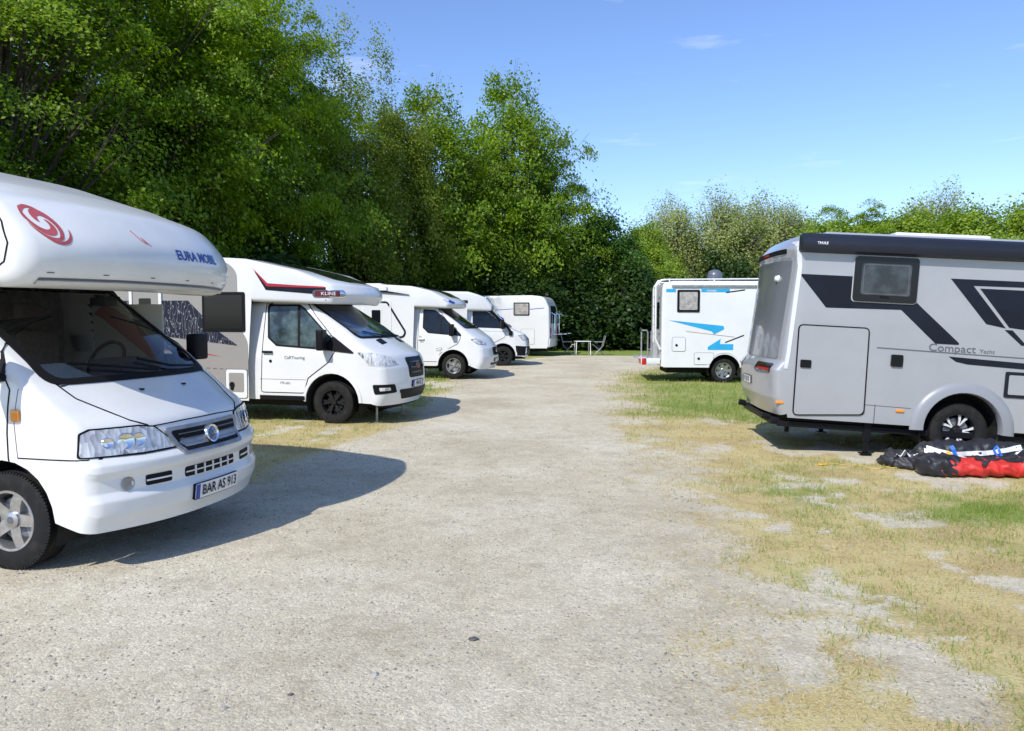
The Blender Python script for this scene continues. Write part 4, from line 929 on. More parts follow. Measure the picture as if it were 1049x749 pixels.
def ground_mat():
    n = GM.node_tree; b = n.nodes['Principled BSDF']; b.inputs['Roughness'].default_value = .95; b.inputs['Specular IOR Level'].default_value = .15
    L = n.links.new; N = n.nodes.new; t = N('ShaderNodeTexCoord')
    def nz(sc_, det=4, ro=.6, off=0):
        z = N('ShaderNodeTexNoise'); z.inputs['Scale'].default_value = sc_; z.inputs['Detail'].default_value = det; z.inputs['Roughness'].default_value = ro
        m = N('ShaderNodeMapping'); m.inputs['Location'].default_value = (off, off*.7, 0); L(t.outputs['Object'], m.inputs[0]); L(m.outputs[0], z.inputs[0]); return z.outputs[0]
    def ramp(f, st):
        r = N('ShaderNodeValToRGB'); e = r.color_ramp.elements
        while len(e) < len(st): e.new(.5)
        for q, (p, c) in zip(e, st): q.position = p; q.color = (*c, 1)
        L(f, r.inputs[0]); return r.outputs[0]
    def mix(f, a, b_, mode='MIX'):
        m = N('ShaderNodeMixRGB'); m.blend_type = mode
        for k, v in ((0, f), (1, a), (2, b_)):
            if isinstance(v, (int, float)): m.inputs[k].default_value = v
            elif isinstance(v, tuple): m.inputs[k].default_value = (*v, 1)
            else: L(v, m.inputs[k])
        return m.outputs[0]
    def math_(op, a, b_=None, c=None):
        m = N('ShaderNodeMath'); m.operation = op
        for k, v in enumerate((a, b_, c)):
            if v is None: continue
            if isinstance(v, (int, float)): m.inputs[k].default_value = v
            else: L(v, m.inputs[k])
        return m.outputs[0]
    base = ramp(nz(.55, 5, .6), [(.34, (.49,.435,.32)), (.5, (.575,.52,.395)), (.64, (.63,.585,.46))])
    mid = ramp(nz(6, 5, .7, 3), [(.3, (.84,.82,.79)), (.5, (.98,.98,.98)), (.7, (1.05,1.05,1.04))])
    c = mix(1, base, mid, 'MULTIPLY')
    v = N('ShaderNodeTexVoronoi'); v.inputs['Scale'].default_value = 75; L(t.outputs['Object'], v.inputs[0])
    vs = N('ShaderNodeSeparateColor'); L(v.outputs['Color'], vs.inputs[0])
    st = ramp(vs.outputs[0], [(.0, (.62,.60,.58)), (.22, (.86,.85,.83)), (.7, (1.02,1.0,.97)), (.93, (1.35,1.34,1.30))])
    c = mix(.5, c, st, 'MULTIPLY')
    v2 = N('ShaderNodeTexVoronoi'); v2.inputs['Scale'].default_value = 24; L(t.outputs['Object'], v2.inputs[0]); vs2 = N('ShaderNodeSeparateColor'); L(v2.outputs['Color'], vs2.inputs[0])
    spot = math_('MULTIPLY', math_('LESS_THAN', v2.outputs['Distance'], .22), math_('GREATER_THAN', vs2.outputs[1], .80))
    c = mix(math_('MULTIPLY', spot, .55), c, (.13,.125,.12))
    spk = ramp(nz(150, 3, .8, 9), [(.34, (.45,.44,.42)), (.47, (1,1,1)), (.62, (1.05,1.05,1.04))]); c = mix(.5, c, spk, 'MULTIPLY')
    dryp = ramp(nz(2.6, 6, .7, 17), [(.52, (0,0,0)), (.66, (1,1,1))])
    c = mix(math_('MULTIPLY', dryp, .28), c, (.27,.215,.13))
    a = N('ShaderNodeAttribute'); a.attribute_name = 'cover'; g = N('ShaderNodeAttribute'); g.attribute_name = 'green'
    fine = nz(34, 5, .75, 5); fine2 = nz(9, 5, .7, 7)
    f = math_('ADD', a.outputs['Fac'], math_('MULTIPLY', math_('SUBTRACT', fine2, .5), 1.3)); f = math_('ADD', f, math_('MULTIPLY', math_('SUBTRACT', fine, .5), 1.5))
    cov = N('ShaderNodeMapRange'); cov.inputs['From Min'].default_value = .38; cov.inputs['From Max'].default_value = .74; cov.interpolation_type = 'SMOOTHSTEP'; L(f, cov.inputs[0])
    dry = ramp(nz(48, 5, .8, 1), [(.30, (.20,.15,.07)), (.45, (.48,.375,.165)), (.62, (.68,.56,.29))])
    dry = mix(.45, dry, ramp(nz(1.4, 4, .6, 31), [(.38, (.28,.21,.10)), (.5, (.45,.37,.17)), (.62, (.50,.46,.22))]))
    grn = ramp(nz(40, 5, .8, 2), [(.28, (.10,.135,.03)), (.5, (.20,.26,.055)), (.72, (.33,.37,.11))])
    gg = math_('ADD', g.outputs['Fac'], math_('MULTIPLY', math_('SUBTRACT', nz(5, 5, .7, 12), .5), .9))
    gm = N('ShaderNodeMapRange'); gm.inputs['From Min'].default_value = .25; gm.inputs['From Max'].default_value = .75; L(gg, gm.inputs[0])
    c = mix(cov.outputs[0], c, mix(gm.outputs[0], dry, grn)); L(c, b.inputs['Base Color'])
    h = math_('ADD', math_('MULTIPLY', v.outputs['Distance'], -.35), math_('ADD', math_('MULTIPLY', nz(140, 4, .8, 4), .5), math_('MULTIPLY', nz(18, 5, .7, 6), 1.3)))
    bp = N('ShaderNodeBump'); bp.inputs['Strength'].default_value = .6; bp.inputs['Distance'].default_value = .018; L(h, bp.inputs['Height']); L(bp.outputs[0], b.inputs['Normal'])
ground_mat()
go = mesh_obj('ground', gv, gf, GM); kind(go, 'structure')
for nm, arr in (('cover', ga), ('green', gb)):
    at = go.data.attributes.new(nm, 'FLOAT', 'POINT'); at.data.foreach_set('value', arr)
for p in go.data.polygons: p.use_smooth = True

def soup(name, V, k, m, attrs=None, parent=None):
    """V: (n*k, 3) array of n separate k-gons"""
    n = len(V)//k; me = bpy.data.meshes.new(name); me.vertices.add(n*k); me.vertices.foreach_set('co', V.astype(np.float32).ravel())
    me.loops.add(n*k); me.loops.foreach_set('vertex_index', np.arange(n*k, dtype=np.int32)); me.polygons.add(n); me.polygons.foreach_set('loop_start', np.arange(0, n*k, k, dtype=np.int32)); me.polygons.foreach_set('loop_total', np.full(n, k, dtype=np.int32))
    me.update(calc_edges=True)
    for nm, arr in (attrs or {}).items():
        a = me.attributes.new(nm, 'FLOAT', 'FACE'); a.data.foreach_set('value', arr.astype(np.float32))
    me.materials.append(m); return me
# ---- grass blades and straw
def blade_mat(name, ramps):
    m = bpy.data.materials.new(name); m.use_nodes = True; n = m.node_tree; n.nodes.clear(); N = n.nodes.new; L = n.links.new
    a = N('ShaderNodeAttribute'); a.attribute_name = 'tint'; r = N('ShaderNodeValToRGB'); e = r.color_ramp.elements
    while len(e) < len(ramps): e.new(.5)
    for q, (p, c) in zip(e, ramps): q.position = p; q.color = (*c, 1)
    d = N('ShaderNodeBsdfPrincipled'); d.inputs['Roughness'].default_value = .6; d.inputs['Specular IOR Level'].default_value = .3; tr = N('ShaderNodeBsdfTranslucent'); x = N('ShaderNodeMixShader'); x.inputs[0].default_value = .32; o = N('ShaderNodeOutputMaterial')
    L(a.outputs['Fac'], r.inputs[0]); L(r.outputs[0], d.inputs['Base Color']); h = N('ShaderNodeHueSaturation'); h.inputs['Value'].default_value = 1.35; h.inputs['Saturation'].default_value = 1.1; L(r.outputs[0], h.inputs['Color']); L(h.outputs[0], tr.inputs[0]); L(d.outputs[0], x.inputs[1]); L(tr.outputs[0], x.inputs[2]); L(x.outputs[0], o.inputs[0]); return m
GB = blade_mat('grass_blades', [(0, (.30,.22,.10)), (.18, (.62,.52,.30)), (.38, (.52,.44,.22)), (.5, (.36,.34,.12)), (.7, (.26,.33,.07)), (1, (.17,.27,.05))])
P_ = []; T_ = []; rr = random.Random(3)
def scatter(n, x0, x1, ymin, ymax, hmin, hmax, wd, pw=1.0):
    for _ in range(n):
        y = ymin+(ymax-ymin)*rr.random()**pw; x = x0+(x1-x0)*rr.random()
        if abs(x) > y*.74+.5: continue
        c, g = fields(x, y)
        cl = .55+1.1*N2(x, y, 6.5, 9)
        if rr.random() > c*cl*1.15: continue
        green = rr.random() < g; h = rr.uniform(hmin, hmax)*(1+.9*g) if green else rr.uniform(hmin, hmax)*.75; a = rr.uniform(0, 6.283); ln = rr.uniform(.1, .8)*h if green else rr.uniform(.5, 1.6)*h; a2 = rr.uniform(0, 6.283); z = zg(x, y)
        dx, dy = math.cos(a)*wd*.5, math.sin(a)*wd*.5; hz = h if green else h*.55
        P_.extend(((x-dx, y-dy, z-.003), (x+dx, y+dy, z-.003), (x+math.cos(a2)*ln, y+math.sin(a2)*ln, z+hz))); T_.append(rr.uniform(.55, 1) if green else rr.uniform(0, .45))
scatter(170000, .8, 6.5, 2.8, 9.5, .018, .05, .0055, .9)
scatter(60000, 1.5, 10, 9.5, 15, .02, .045, .009)
scatter(70000, 2, 15, 13, 30, .03, .07, .016)
scatter(45000, -8, -1, 7.5, 13, .02, .05, .008)
scatter(30000, -9, 0, 13, 30, .04, .08, .018)
scatter(15000, -4.5, 1.2, 2.8, 8, .01, .03, .0045)
scatter(26000, -5, 2.4, 2.8, 8.5, .008, .022, .005)
me = soup('grass', np.array(P_), 3, GB, {'tint': np.array(T_)}); kind(link(bpy.data.objects.new('grass', me)), 'stuff')
# ---- pebbles
PB = mat('pebble', (.36,.34,.30), .9, noise_scale=2.0, col2=(.16,.155,.15), lo=.35, hi=.6, detail=1)
OCT = [(1,0,0),(0,1,0),(-1,0,0),(0,-1,0),(0,0,1),(0,0,-1)]; OF = [(0,1,4),(1,2,4),(2,3,4),(3,0,4),(1,0,5),(2,1,5),(3,2,5),(0,3,5)]
v = []; f = []
for _ in range(15000):
    y = 2.7+9*rr.random()**1.7; x = rr.uniform(-.74*y, min(.74*y, interp(y, EDGE_R)+2))
    if fields(x, y)[0] > .55 and rr.random() < .7: continue
    s_ = .0028+.006*rr.random()**4+.0012*(y-3)*.3; a = rr.uniform(0, 3.14); z = zg(x, y); k = len(v); jx = [rr.uniform(.65, 1.3) for _ in range(6)]
    for (p, j) in zip(OCT, jx): X_, Y_ = p[0]*s_*1.3*j, p[1]*s_*j; v.append((x+X_*math.cos(a)-Y_*math.sin(a), y+X_*math.sin(a)+Y_*math.cos(a), z+p[2]*s_*.7+s_*.2))
    f += [tuple(i+k for i in q) for q in OF]
kind(mesh_obj('gravel', v, f, PB), 'stuff')
def rock(x, y, s_, label, m=PB):
    bm = bmesh.new(); bmesh.ops.create_icosphere(bm, subdivisions=1, radius=s_*.85)
    for q in bm.verts: q.co *= 1+.9*noise.noise(q.co*40+Vector((x*9, y, 3))); q.co.z *= .55; q.co.x *= 1.25
    me = bpy.data.meshes.new('stone'); bm.to_mesh(me); bm.free(); me.materials.append(m); o = link(bpy.data.objects.new('stone', me)); o.location = (x, y, zg(x, y)+s_*.08); tag(o, label, 'stone', 'loose stones on the gravel')
DK = mat('dark_stone', (.12,.115,.11), .85, noise_amt=.4, noise_scale=20)
rock(-.21, 4.04, .026, 'dark angular stone lying alone in the middle foreground of the gravel', DK)
rock(-1.02, 3.42, .018, 'small dark stone in the bottom left of the gravel', DK)
rock(-1.28, 3.30, .022, 'flat pale stone at the bottom edge left of the middle', PB)
rock(-.66, 3.62, .024, 'pale bluish stone in the foreground left of the dark angular stone', mat('pale_stone', (.36,.36,.34), .9, noise_amt=.2))

# ============================================================ trees
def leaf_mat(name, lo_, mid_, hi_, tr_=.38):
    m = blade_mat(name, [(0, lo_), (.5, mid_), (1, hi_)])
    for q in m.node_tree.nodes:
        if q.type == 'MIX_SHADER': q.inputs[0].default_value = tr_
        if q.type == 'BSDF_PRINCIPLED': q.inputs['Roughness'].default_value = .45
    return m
LM = {'maple': leaf_mat('maple_leaves', (.085,.155,.013), (.18,.29,.02), (.35,.46,.04), .45),
      'olive': leaf_mat('olive_leaves', (.10,.145,.02), (.19,.25,.03), (.32,.37,.05), .45),
      'deep': leaf_mat('deep_green_leaves', (.035,.09,.013), (.075,.16,.022), (.15,.26,.035)),
      'fresh': leaf_mat('fresh_leaves', (.15,.25,.03), (.26,.37,.045), (.38,.46,.07), .42),
      'pale': leaf_mat('pale_spring_leaves', (.25,.30,.09), (.35,.41,.13), (.45,.49,.20), .45),
      'shrub': leaf_mat('shrub_leaves_shade_tone', (.020,.045,.009), (.035,.075,.014), (.065,.12,.02))}  # shrub leaf colours darkened to carry the shade beneath the trees
def crown(name, seed, H, rx, z0, ncl, nl, size, m, flat=.38, inner=.5, rough=.35, csz=.55, topn=.8, spiky=0, up=.7):
    g = np.random.default_rng(seed); Vs = []; Ts = []; cs = []
    hz = (H-z0)/2; cz = z0+hz*.92
    for i in range(ncl):
        d = g.normal(size=3); d /= np.linalg.norm(d); nn = noise.noise(Vector(d*1.6)+Vector((seed, 0, 0)))+.6*noise.noise(Vector(d*4)+Vector((0, seed, 0)))
        r = (inner+(1-inner)*g.random()**.45)*(1+rough*nn); zz = d[2]; wdt = 1-.32*max(0, zz)**1.5-.15*max(0, -zz)
        c = np.array([d[0]*rx*r*wdt, d[1]*rx*r*wdt, cz+zz*hz*r*(1.04 if zz > 0 else 1)])
        cs.append((c, d, r)); n = int(nl*g.uniform(.6, 1.4)); s = csz*g.uniform(.6, 1.35)
        p = g.normal(size=(n, 3))*np.array([s, s, s*flat]); 
        if spiky: p = p*np.array([.55, .55, 2.2]) if g.random() < spiky and zz > .1 else p
        rad = np.linalg.norm(p[:, :2], axis=1); p[:, 2] -= .22*rad**2/s    # drooping tips
        Vs.append(p+c); out_ = d*np.array([1, 1, .3]); nr = g.normal(size=(n, 3))*.38+np.array([0, 0, up])+out_*.55; Ts.append((nr, np.full(n, g.random()*.5)+g.random(n)*.5))
    P = np.concatenate(Vs); Nn = np.concatenate([t[0] for t in Ts]); T = np.concatenate([t[1] for t in Ts]); n = len(P)
    Nn /= np.linalg.norm(Nn, axis=1)[:, None]; a = g.normal(size=(n, 3)); a -= (a*Nn).sum(1)[:, None]*Nn; a /= np.linalg.norm(a, axis=1)[:, None]; b = np.cross(Nn, a); s = size*g.uniform(.6, 1.35, size=(n, 1))
    V = np.stack([P-a*s*.62, P+b*s*.40-a*s*.05+Nn*s*.08, P+a*s*.62-Nn*s*.10, P-b*s*.40-a*s*.05+Nn*s*.08], 1).reshape(-1, 3)
    V[:, 2] = np.maximum(V[:, 2], .02)
    return soup(name, V, 4, m, {'tint': T}), cs
def limbs(name, seed, H, z0, cs, r0=.17, nlimb=26, fork=.35, stems=1):
    g = random.Random(seed); b = MB()
    for s_ in range(stems):
        ox, oy = (g.uniform(-.5, .5), g.uniform(-.5, .5)) if stems > 1 else (0, 0); lean = (g.uniform(-.8, .8), g.uniform(-.8, .8)); Ht = H*.86; tr = []
        for k in range(9): t = k/8; tr.append((ox+lean[0]*t*t+.12*math.sin(3*t+seed), oy+lean[1]*t*t+.1*math.cos(4*t+seed), Ht*t-.05))
        rs = [r0*(1-.82*k/8)*(1.5 if k == 0 else 1) for k in range(9)]; b.tube(tr, rs, 10)
        for c, d, r in g.sample(cs, min(nlimb, len(cs))):
            t = max(.12, min(.9, (c[2]-H*.22)/Ht*.85)); i = min(7, int(t*8)); q = Vector(tr[i]).lerp(Vector(tr[i+1]), t*8-i); e = Vector(c); m_ = q.lerp(e, .5)+Vector((0, 0, .06*(e-q).length)); rr_ = r0*.42*(1-t*.6)
            b.tube([q, q.lerp(m_, .55), m_, m_.lerp(e, .5)+Vector((g.uniform(-.1, .1), g.uniform(-.1, .1), .05)), e], [rr_, rr_*.8, rr_*.55, rr_*.35, rr_*.12], 6)
            for _ in range(3):
                e2 = e+Vector((g.uniform(-1, 1), g.uniform(-1, 1), g.uniform(-.2, .9)))*.8; b.tube([m_, m_.lerp(e2, .6), e2], [rr_*.4, rr_*.22, .008], 4)
    me = bpy.data.meshes.new(name); me.from_pydata([tuple(p) for p in b.v], [], [tuple(q) for q in b.f]); me.update(); me.materials.append(BARK)
    for p in me.polygons: p.use_smooth = True
    return me
SP = {}
PBARK = mat('pale_bark', (.20,.18,.15), .95, noise_amt=.4, noise_scale=9)
def species(key, m, seed, H, rx, z0, ncl, nl, size, r0=.17, nlimb=26, stems=1, **k):
    cm, cs = crown(key+'_crown', seed, H, rx, z0, ncl, nl, size, LM[m], **k); SP[key] = (cm, limbs(key+'_limbs', seed, H, z0, cs, r0, nlimb, stems=stems), H)
species('near', 'maple', 1, 12, 4.1, 1.6, 290, 560, .080, csz=.44, rough=.75, inner=.35, flat=.27)
species('gappy', 'maple', 9, 13, 4.4, 1.8, 135, 420, .085, csz=.46, rough=.5, inner=.30, flat=.35, nlimb=70, r0=.22)
species('maple', 'maple', 2, 12, 4.2, 1.0, 290, 330, .108, csz=.45, rough=.75, inner=.38, flat=.28)
species('olive', 'olive', 3, 12, 3.9, 1.0, 330, 210, .115, csz=.38, flat=.9, spiky=.08, rough=.6)
species('open', 'maple', 4, 12, 4.3, 2.0, 250, 190, .15, csz=.46, rough=.6, inner=.40, flat=.6, spiky=.04, nlimb=60)
species('bush', 'deep', 5, 8, 3.0, .3, 260, 210, .14, csz=.42, rough=.35, flat=.7, stems=3, r0=.09)
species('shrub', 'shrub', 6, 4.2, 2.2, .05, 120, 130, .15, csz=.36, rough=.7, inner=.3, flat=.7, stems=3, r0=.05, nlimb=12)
species('pale', 'pale', 7, 11, 3.0, 2.5, 260, 100, .13, csz=.46, rough=.4, flat=1.0, spiky=.0, nlimb=235, r0=.16)
species('fresh', 'fresh', 8, 9, 3.4, .6, 300, 170, .16, csz=.46, rough=.45, flat=.8, nlimb=60)
GT = {'near': 'tall broadleaf trees behind the left row', 'far': 'trees closing the view behind the path', 'r': 'trees beyond the right-hand meadow', 's': 'shrubs under the left trees'}
def tree(sp, x, y, H, wdt, label, group, rot=None, cat='tree'):
    cm, lm, h0 = SP[sp]; k = H/h0; nm = {'shrub': 'shrub', 'bush': 'bushy_tree'}.get(sp, 'tree')
    e = empty(nm, (x, y, zg(x, y)), (0, 0, rot if rot is not None else rr.uniform(0, 6.28))); e.scale = (wdt, wdt, k); tag(e, label, cat, group)
    link(bpy.data.objects.new('crown', cm), e); to = link(bpy.data.objects.new('stem' if sp == 'shrub' else 'trunk', lm), e)
    if sp == 'pale': to.data.materials[0] = PBARK
TR = [('near',-15.0,13.2,12.0,1.0,'large maple at the far left edge, its crown above the swirl motorhome','near'),
 ('gappy',-12.4,18.6,13.6,.95,'tall bright green maple rising directly behind the swirl motorhome','near'),
 ('maple',-11.6,23.0,14.4,1.0,'tall maple behind the contour-decal motorhome, its top cut by the frame','near'),
 ('near',-10.6,26.2,15.2,.92,'highest maple in the row, left of the olive-green upright tree','near'),
 ('maple',-9.6,31.0,14.6,.88,'maple standing just left of the olive-green upright tree','near'),
 ('olive',-8.0,34.5,12.5,.82,'olive-green tree of upright pointed sprays above the third motorhome','near'),
 ('olive',-6.2,37.5,13.0,.78,'olive-green tree beside the open crown, above the high-cab motorhome','near'),
 ('open',-4.2,40.5,13.3,.86,'open-crowned tree with upright top shoots, left one of the pair','near'),
 ('open',-.1,43.5,14.8,.88,'open-crowned tree right end of the tall row, sky showing through it','near'),
 ('maple',2.1,45.6,11.3,.72,'lower maple filling the slope between the open-crowned tree and the rounded bushy tree','near'),
 ('maple',-1.6,47.5,12.5,.95,'dark tree hidden behind the two open-crowned trees','near'),
 ('maple',-14.5,30.5,14.5,1.2,'tree in the second row behind the highest maple','near'),
 ('maple',-16.5,21.5,12.5,1.2,'tree in the second row behind the left-hand maples','near'),
 ('bush',5.2,46.0,8.4,1.0,'rounded dark green bushy tree directly behind the camping table','far'),
 ('bush',2.2,45.5,6.2,.95,'dark bushy tree between the far motorhome and the rounded bushy tree','far'),
 ('fresh',8.6,50.0,6.6,.75,'bushy green tree left of the motorhome with blue decals','far'),
 ('fresh',9.8,57.0,8.8,.72,'mid-green tree above the left end of the blue-decal motorhome','far'),
 ('pale',12.6,61.0,11.2,.95,'thin pale tree with bare twigs right of the rounded bushy tree','r'),
 ('pale',16.5,60.0,11.6,1.05,'pale twiggy tree above the grey dome of the blue-decal motorhome','r'),
 ('pale',20.3,60.5,11.4,1.05,'pale twiggy tree above the rear corner of the silver motorhome','r'),
 ('fresh',13.6,64.0,8.6,1.0,'yellow-green tree behind the thin pale tree','r'),
 ('fresh',18.3,64.0,8.6,1.0,'yellow-green tree behind the pale twiggy trees','r'),
 ('fresh',21.0,50.0,8.2,1.0,'fresh green tree above the awning of the silver motorhome','r'),
 ('maple',23.2,51.5,9.8,.72,'darker green tree rising above the fresh green ones over the awning','r'),
 ('fresh',23.4,62.0,9.8,.95,'fresh green tree in the gap between the pale twiggy trees and the greener row','r'),
 ('fresh',26.2,51.0,8.9,1.05,'fresh green tree right of the darker green one','r'),
 ('fresh',30.3,51.0,9.2,1.05,'fresh green tree second from the right edge','r'),
 ('pale',31.5,57.0,11.3,1.1,'pale twiggy tree near the right edge above the fresh green ones','r'),
 ('fresh',34.6,51.0,9.6,1.1,'fresh green tree at the right edge of the view','r'),
 ('fresh',39.5,51.0,9.6,1.1,'fresh green tree beyond the right edge of the view','r')]
for t in TR: tree(*t[:6], GT[t[6]])
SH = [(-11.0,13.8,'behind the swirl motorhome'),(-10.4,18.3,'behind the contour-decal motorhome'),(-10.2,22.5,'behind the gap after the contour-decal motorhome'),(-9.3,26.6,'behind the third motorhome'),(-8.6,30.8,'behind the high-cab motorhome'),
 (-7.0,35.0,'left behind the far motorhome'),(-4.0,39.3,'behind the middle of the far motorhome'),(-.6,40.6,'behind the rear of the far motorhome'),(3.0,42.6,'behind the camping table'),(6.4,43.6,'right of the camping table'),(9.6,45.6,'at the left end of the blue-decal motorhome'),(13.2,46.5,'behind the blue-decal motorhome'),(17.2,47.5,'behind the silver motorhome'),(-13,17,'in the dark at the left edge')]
for i, (x, y, l) in enumerate(SH): tree('shrub', x, y, (3.9, 4.4, 3.5, 4.8)[i % 4]*(1.15 if x > 1 else 1), 1.25, 'leafy shrub, shade put into its leaf colour, '+l, GT['s'], None, 'shrub')
# far wood
cm, cs = crown('distant_wood', 11, 8, 5, .2, 260, 60, .42, LM['maple'], csz=1.0, flat=.8)
src = np.empty(len(cm.vertices)*3, dtype=np.float32); cm.vertices.foreach_get('co', src); src = src.reshape(-1, 3); allv = []
for k in range(46):
    x = -75+k*4.4; y = 78+6*math.sin(k*1.7)+(8 if x > 0 else 0)+(-34 if x < -22 else 0); a = k*2.1; c_, s_ = math.cos(a), math.sin(a); q = src.copy(); q[:, 0] = src[:, 0]*c_-src[:, 1]*s_+x; q[:, 1] = src[:, 0]*s_+src[:, 1]*c_+y; q[:, 2] *= .85+.2*math.sin(k*2.9); allv.append(q)
tt = np.random.default_rng(3).random(46*len(src)//4)
kind(link(bpy.data.objects.new('distant_wood', soup('distant_wood', np.concatenate(allv), 4, LM['maple'], {'tint': tt}))), 'stuff')

# ============================================================ camping table, chairs
def table():
    t = tag(empty('camping_table', (3.35, 36.2, zg(3.35, 36.2)), (0, 0, .1)), 'small white folding camping table standing on the grass at the end of the path', 'table'); t.scale = (.88, .88, .9)
    MB().bbox(-.42,.42,-.3,.3,.70,.735,.012,2).build('tabletop', TABLEM, t)
    for sx in (-1, 1):
        b = MB()
        for sy in (-1, 1): b.tube([(sx*.37, sy*.25, .70), (sx*.40, sy*.27, 0)], .022, 8)
        b.tube([(sx*.39, -.26, .15), (sx*.39, .26, .15)], .013, 6); b.build('leg_frame', TABLEM, t)
def chair(x, y, rz, label):
    t = tag(empty('folding_chair', (x, y, zg(x, y)), (0, 0, rz)), label, 'chair', 'folding chairs by the camping table'); b = MB()
    for s_ in (-1, 1): b.tube([(-.25, s_*.24, 0), (.22, s_*.24, .44), (.30, s_*.24, .5)], .014, 6); b.tube([(.25, s_*.24, 0), (-.18, s_*.24, .44), (-.30, s_*.24, .92)], .014, 6); b.tube([(-.22,s_*.27,.62),(.22,s_*.27,.62)], .015, 6)
    b.build('frame', GALV, t); s = MB(); s.bbox(-.2,.24,-.22,.22,.41,.43,.008,1); s.build('seat', BLACK, t); s = MB(); s.bbox(-.01,.01,-.22,.22,0,.46,.008,1,rot=Matrix.Rotation(-.25,3,'Y'),loc=(-.2,0,.46)); s.build('backrest', BLACK, t)
table(); chair(2.62, 36.3, 0, 'dark low folding chair left of the white camping table'); chair(4.15, 36.4, math.pi, 'dark low folding chair right of the white camping table')

# ============================================================ bags by the silver motorhome
def cloth_blob(name, L_, W_, H_, m, seed, nx_=70, ny_=28, wr=.05, taper=.25, parent=None, loc=(0,0,0), rz=0, ribs=0, twist=0):
    """crumpled padded bag: closed surface lying on the ground"""
    v = []; f = []
    for i in range(nx_+1):
        t = i/nx_; x = (t-.5)*L_; e = (1-abs(2*t-1)**5)**.5 if 0 < t < 1 else .02; wv = W_*(1-taper*abs(2*t-1)**2)*e
        for j in range(ny_):
            a = 2*math.pi*j/ny_; ca, sa = math.cos(a), math.sin(a); rx_ = abs(ca)**.8*(1 if ca > 0 else -1); rz_ = abs(sa)**.9*(1 if sa > 0 else -1)
            p = Vector((x, rx_*wv/2, H_*.5+rz_*H_/2*e)); n1 = noise.noise(Vector((x*7, p.y*9, p.z*9+seed)))+.6*noise.noise(Vector((x*19, p.y*15, p.z*18-seed))); rib = ribs*abs(math.sin(x*math.pi/.19+1.2*math.sin(a)))
            n1 = abs(n1)*1.3-.4
            k = 1+wr*n1*4-rib*.18; p.y *= k; p.z = H_*.5+(p.z-H_*.5)*k*(1+.25*noise.noise(Vector((x*3+seed, 0, 0)))); p.z = max(.004, p.z-.02); p.y += twist*math.sin(x*3); v.append(p)
    for i in range(nx_):
        for j in range(ny_): f.append((i*ny_+j, i*ny_+(j+1) % ny_, (i+1)*ny_+(j+1) % ny_, (i+1)*ny_+j))
    f.append(tuple(range(ny_))); f.append(tuple(nx_*ny_+j for j in range(ny_))[::-1])
    o = mesh_obj(name, v, f, m, parent, 80); o.location = loc; o.rotation_euler = (0, 0, rz); return o, BVHTree.FromPolygons(v, f)
REDCL = mat('red_nylon', (.62,.030,.022), .55, noise_amt=.35, noise_scale=5, bump=.3, bump_scale=60)
BLKCL = mat('black_nylon', (.020,.021,.027), .5, noise_amt=.4, noise_scale=6, bump=.3, bump_scale=50)
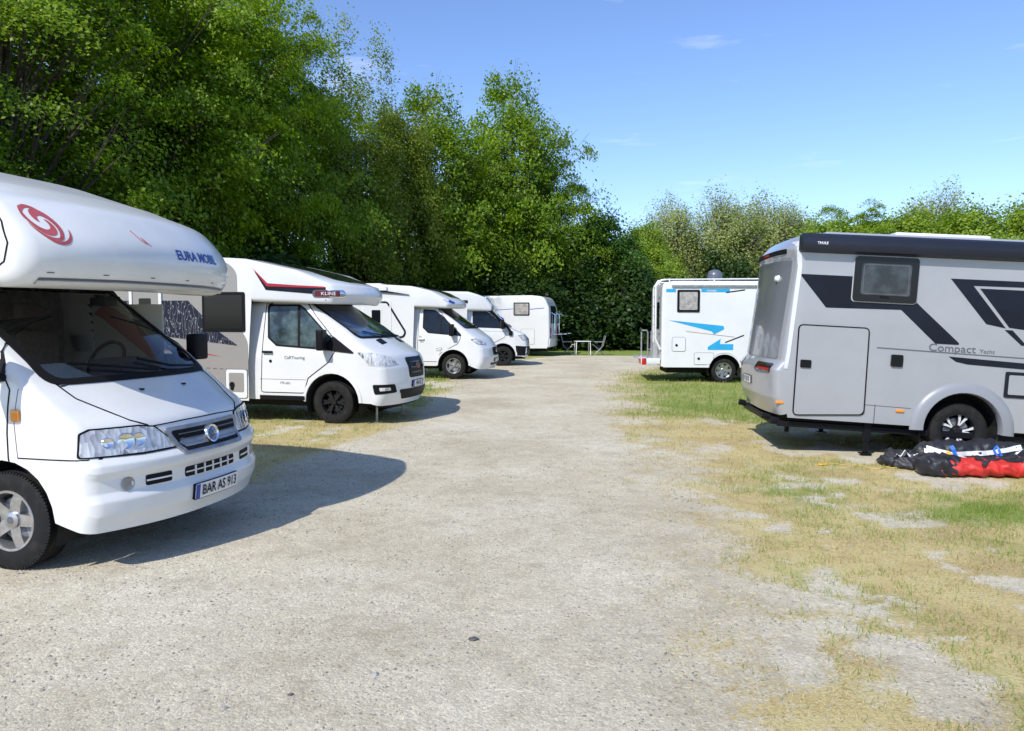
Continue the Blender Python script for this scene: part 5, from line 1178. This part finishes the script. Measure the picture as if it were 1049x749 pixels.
def bag():
    t = tag(empty('tent_bag', (0, 0, 0)), 'long red and black nylon bag lying before the wheel of the silver motorhome', 'bag')
    x0, y0 = 5.50, 8.42
    b, B = cloth_blob('bag_body', 1.75, .46, .23, REDCL, 3.1, wr=.06, parent=t, ribs=1)
    q = MB()
    def strap(pts, wd, off, m, nm, par, cl=TOP):
        o = line_patch(nm, pts, cl, B, off, m, par, wd); return o
    strap([(-.35,-.02),(.1,.0),(.85,-.03)], .13, .012, BLKCL, 'top_panel', t)
    for x in (-.32,.12,.56): strap([(x,-.2),(x+.01,0),(x,.2)], .045, .016, BLKCL, 'cross_strap', t)
    strap([(-.30,.10),(.2,.12),(.8,.08)], .03, .018, BLKCL, 'side_strap', t); strap([(-.05,-.10),(.3,-.14),(.75,-.11)], .05, .014, BLKCL, 'side_strap', t)
    e, _ = cloth_blob('black_end', .52, .44, .26, BLKCL, 8.0, 40, 24, .09, .35, t, (-.70,.02,0), .12, .8)
    t.location = (x0, y0, zg(x0, y0)); t.rotation_euler = (0, 0, -.03)
    # crumpled dark sheet to the left
    s_ = tag(empty('folded_sheet', (4.78, 9.02, zg(4.8, 9.0)), (0, 0, .25)), 'crumpled black sheet with a white hem lying left of the red bag', 'sheet')
    c, Bc = cloth_blob('sheet_body', .80, .52, .20, BLKCL, 12.0, 60, 26, .16, .5, s_, ribs=.6)
    for pts, wd in (([(.05,-.22),(.2,-.05),(.15,.1)], .025), ([(-.3,-.1),(-.05,-.15)], .01)): line_patch('white_hem', pts, TOP, Bc, .01, PLATEW, s_, wd)
    hp = MB(); hp.tube([(.08,-.27,.20),(.12,-.275,.10),(.17,-.285,.03),(.30,-.28,.02),(.38,-.27,.05)], [.012,.016,.018,.02,.012], 6); hp.build('white_hem', PLATEW, s_)
    # folded black-white canvas behind the bag
    s2 = tag(empty('folded_canvas', (5.42, 8.93, zg(5.4, 9)), (0, 0, -.02)), 'folded black canvas with white borders and blue ties, between the red bag and the wheel', 'canvas')
    c2, B2 = cloth_blob('canvas_body', 1.35, .34, .34, BLKCL, 21.0, 60, 26, .06, .2, s2, ribs=.2)
    for pts, wd in (([(-.60,.25),(-.30,.18),(.10,.20),(.60,.26)], .05), ([(-.58,.21),(-.2,.14),(.0,.10)], .045)):
        line_patch('white_border', pts, -90, B2, .012, PLATEW, s2, wd)
    bt = mat('blue_tape', (.03,.16,.62), .5)
    for x in (-.30, .22): line_patch('blue_tie', [(x,.27),(x+.03,.20),(x+.08,.10)], -90, B2, .02, bt, s2, .035)
    b_ = MB(); b_.tube([(.22,-.14,.27),(.17,-.18,.24),(.20,-.20,.17),(.28,-.19,.14)], .012, 6); b_.build('blue_tie', bt, s2)
    line_patch('yellow_tag', [(-.36,.20),(-.31,.14)], -90, B2, .02, mat('yellow_tape', (.75,.45,.04), .5), s2, .07)
    # yellow cord on the grass
    pts = []
    for k in range(26): t_ = k/25; x = 3.71+1.1*t_; y = 9.0+.10*math.sin(t_*9)+.06*math.sin(t_*23)-.22*t_; pts.append((x, y, zg(x, y)+.012+.006*math.sin(k*2.1)))
    b_ = MB(); b_.tube(pts, .005, 6); tag(b_.build('cord', mat('yellow_cord', (.62,.40,.12), .6), None), 'thin yellow cord lying on the dry grass left of the bags', 'cord')
    b_ = MB(); b_.bbox(-.05,.05,-.03,.03,0,.02,.008,1, rot=Matrix.Rotation(.4,3,'Z'), loc=(3.71,9.0,zg(3.7,9.0)+.004)); tag(b_.build('tent_peg_winder', mat('yellow_plastic', (.75,.42,.04), .4), None), 'small yellow plastic cord winder at the left end of the cord', 'winder')
bag()
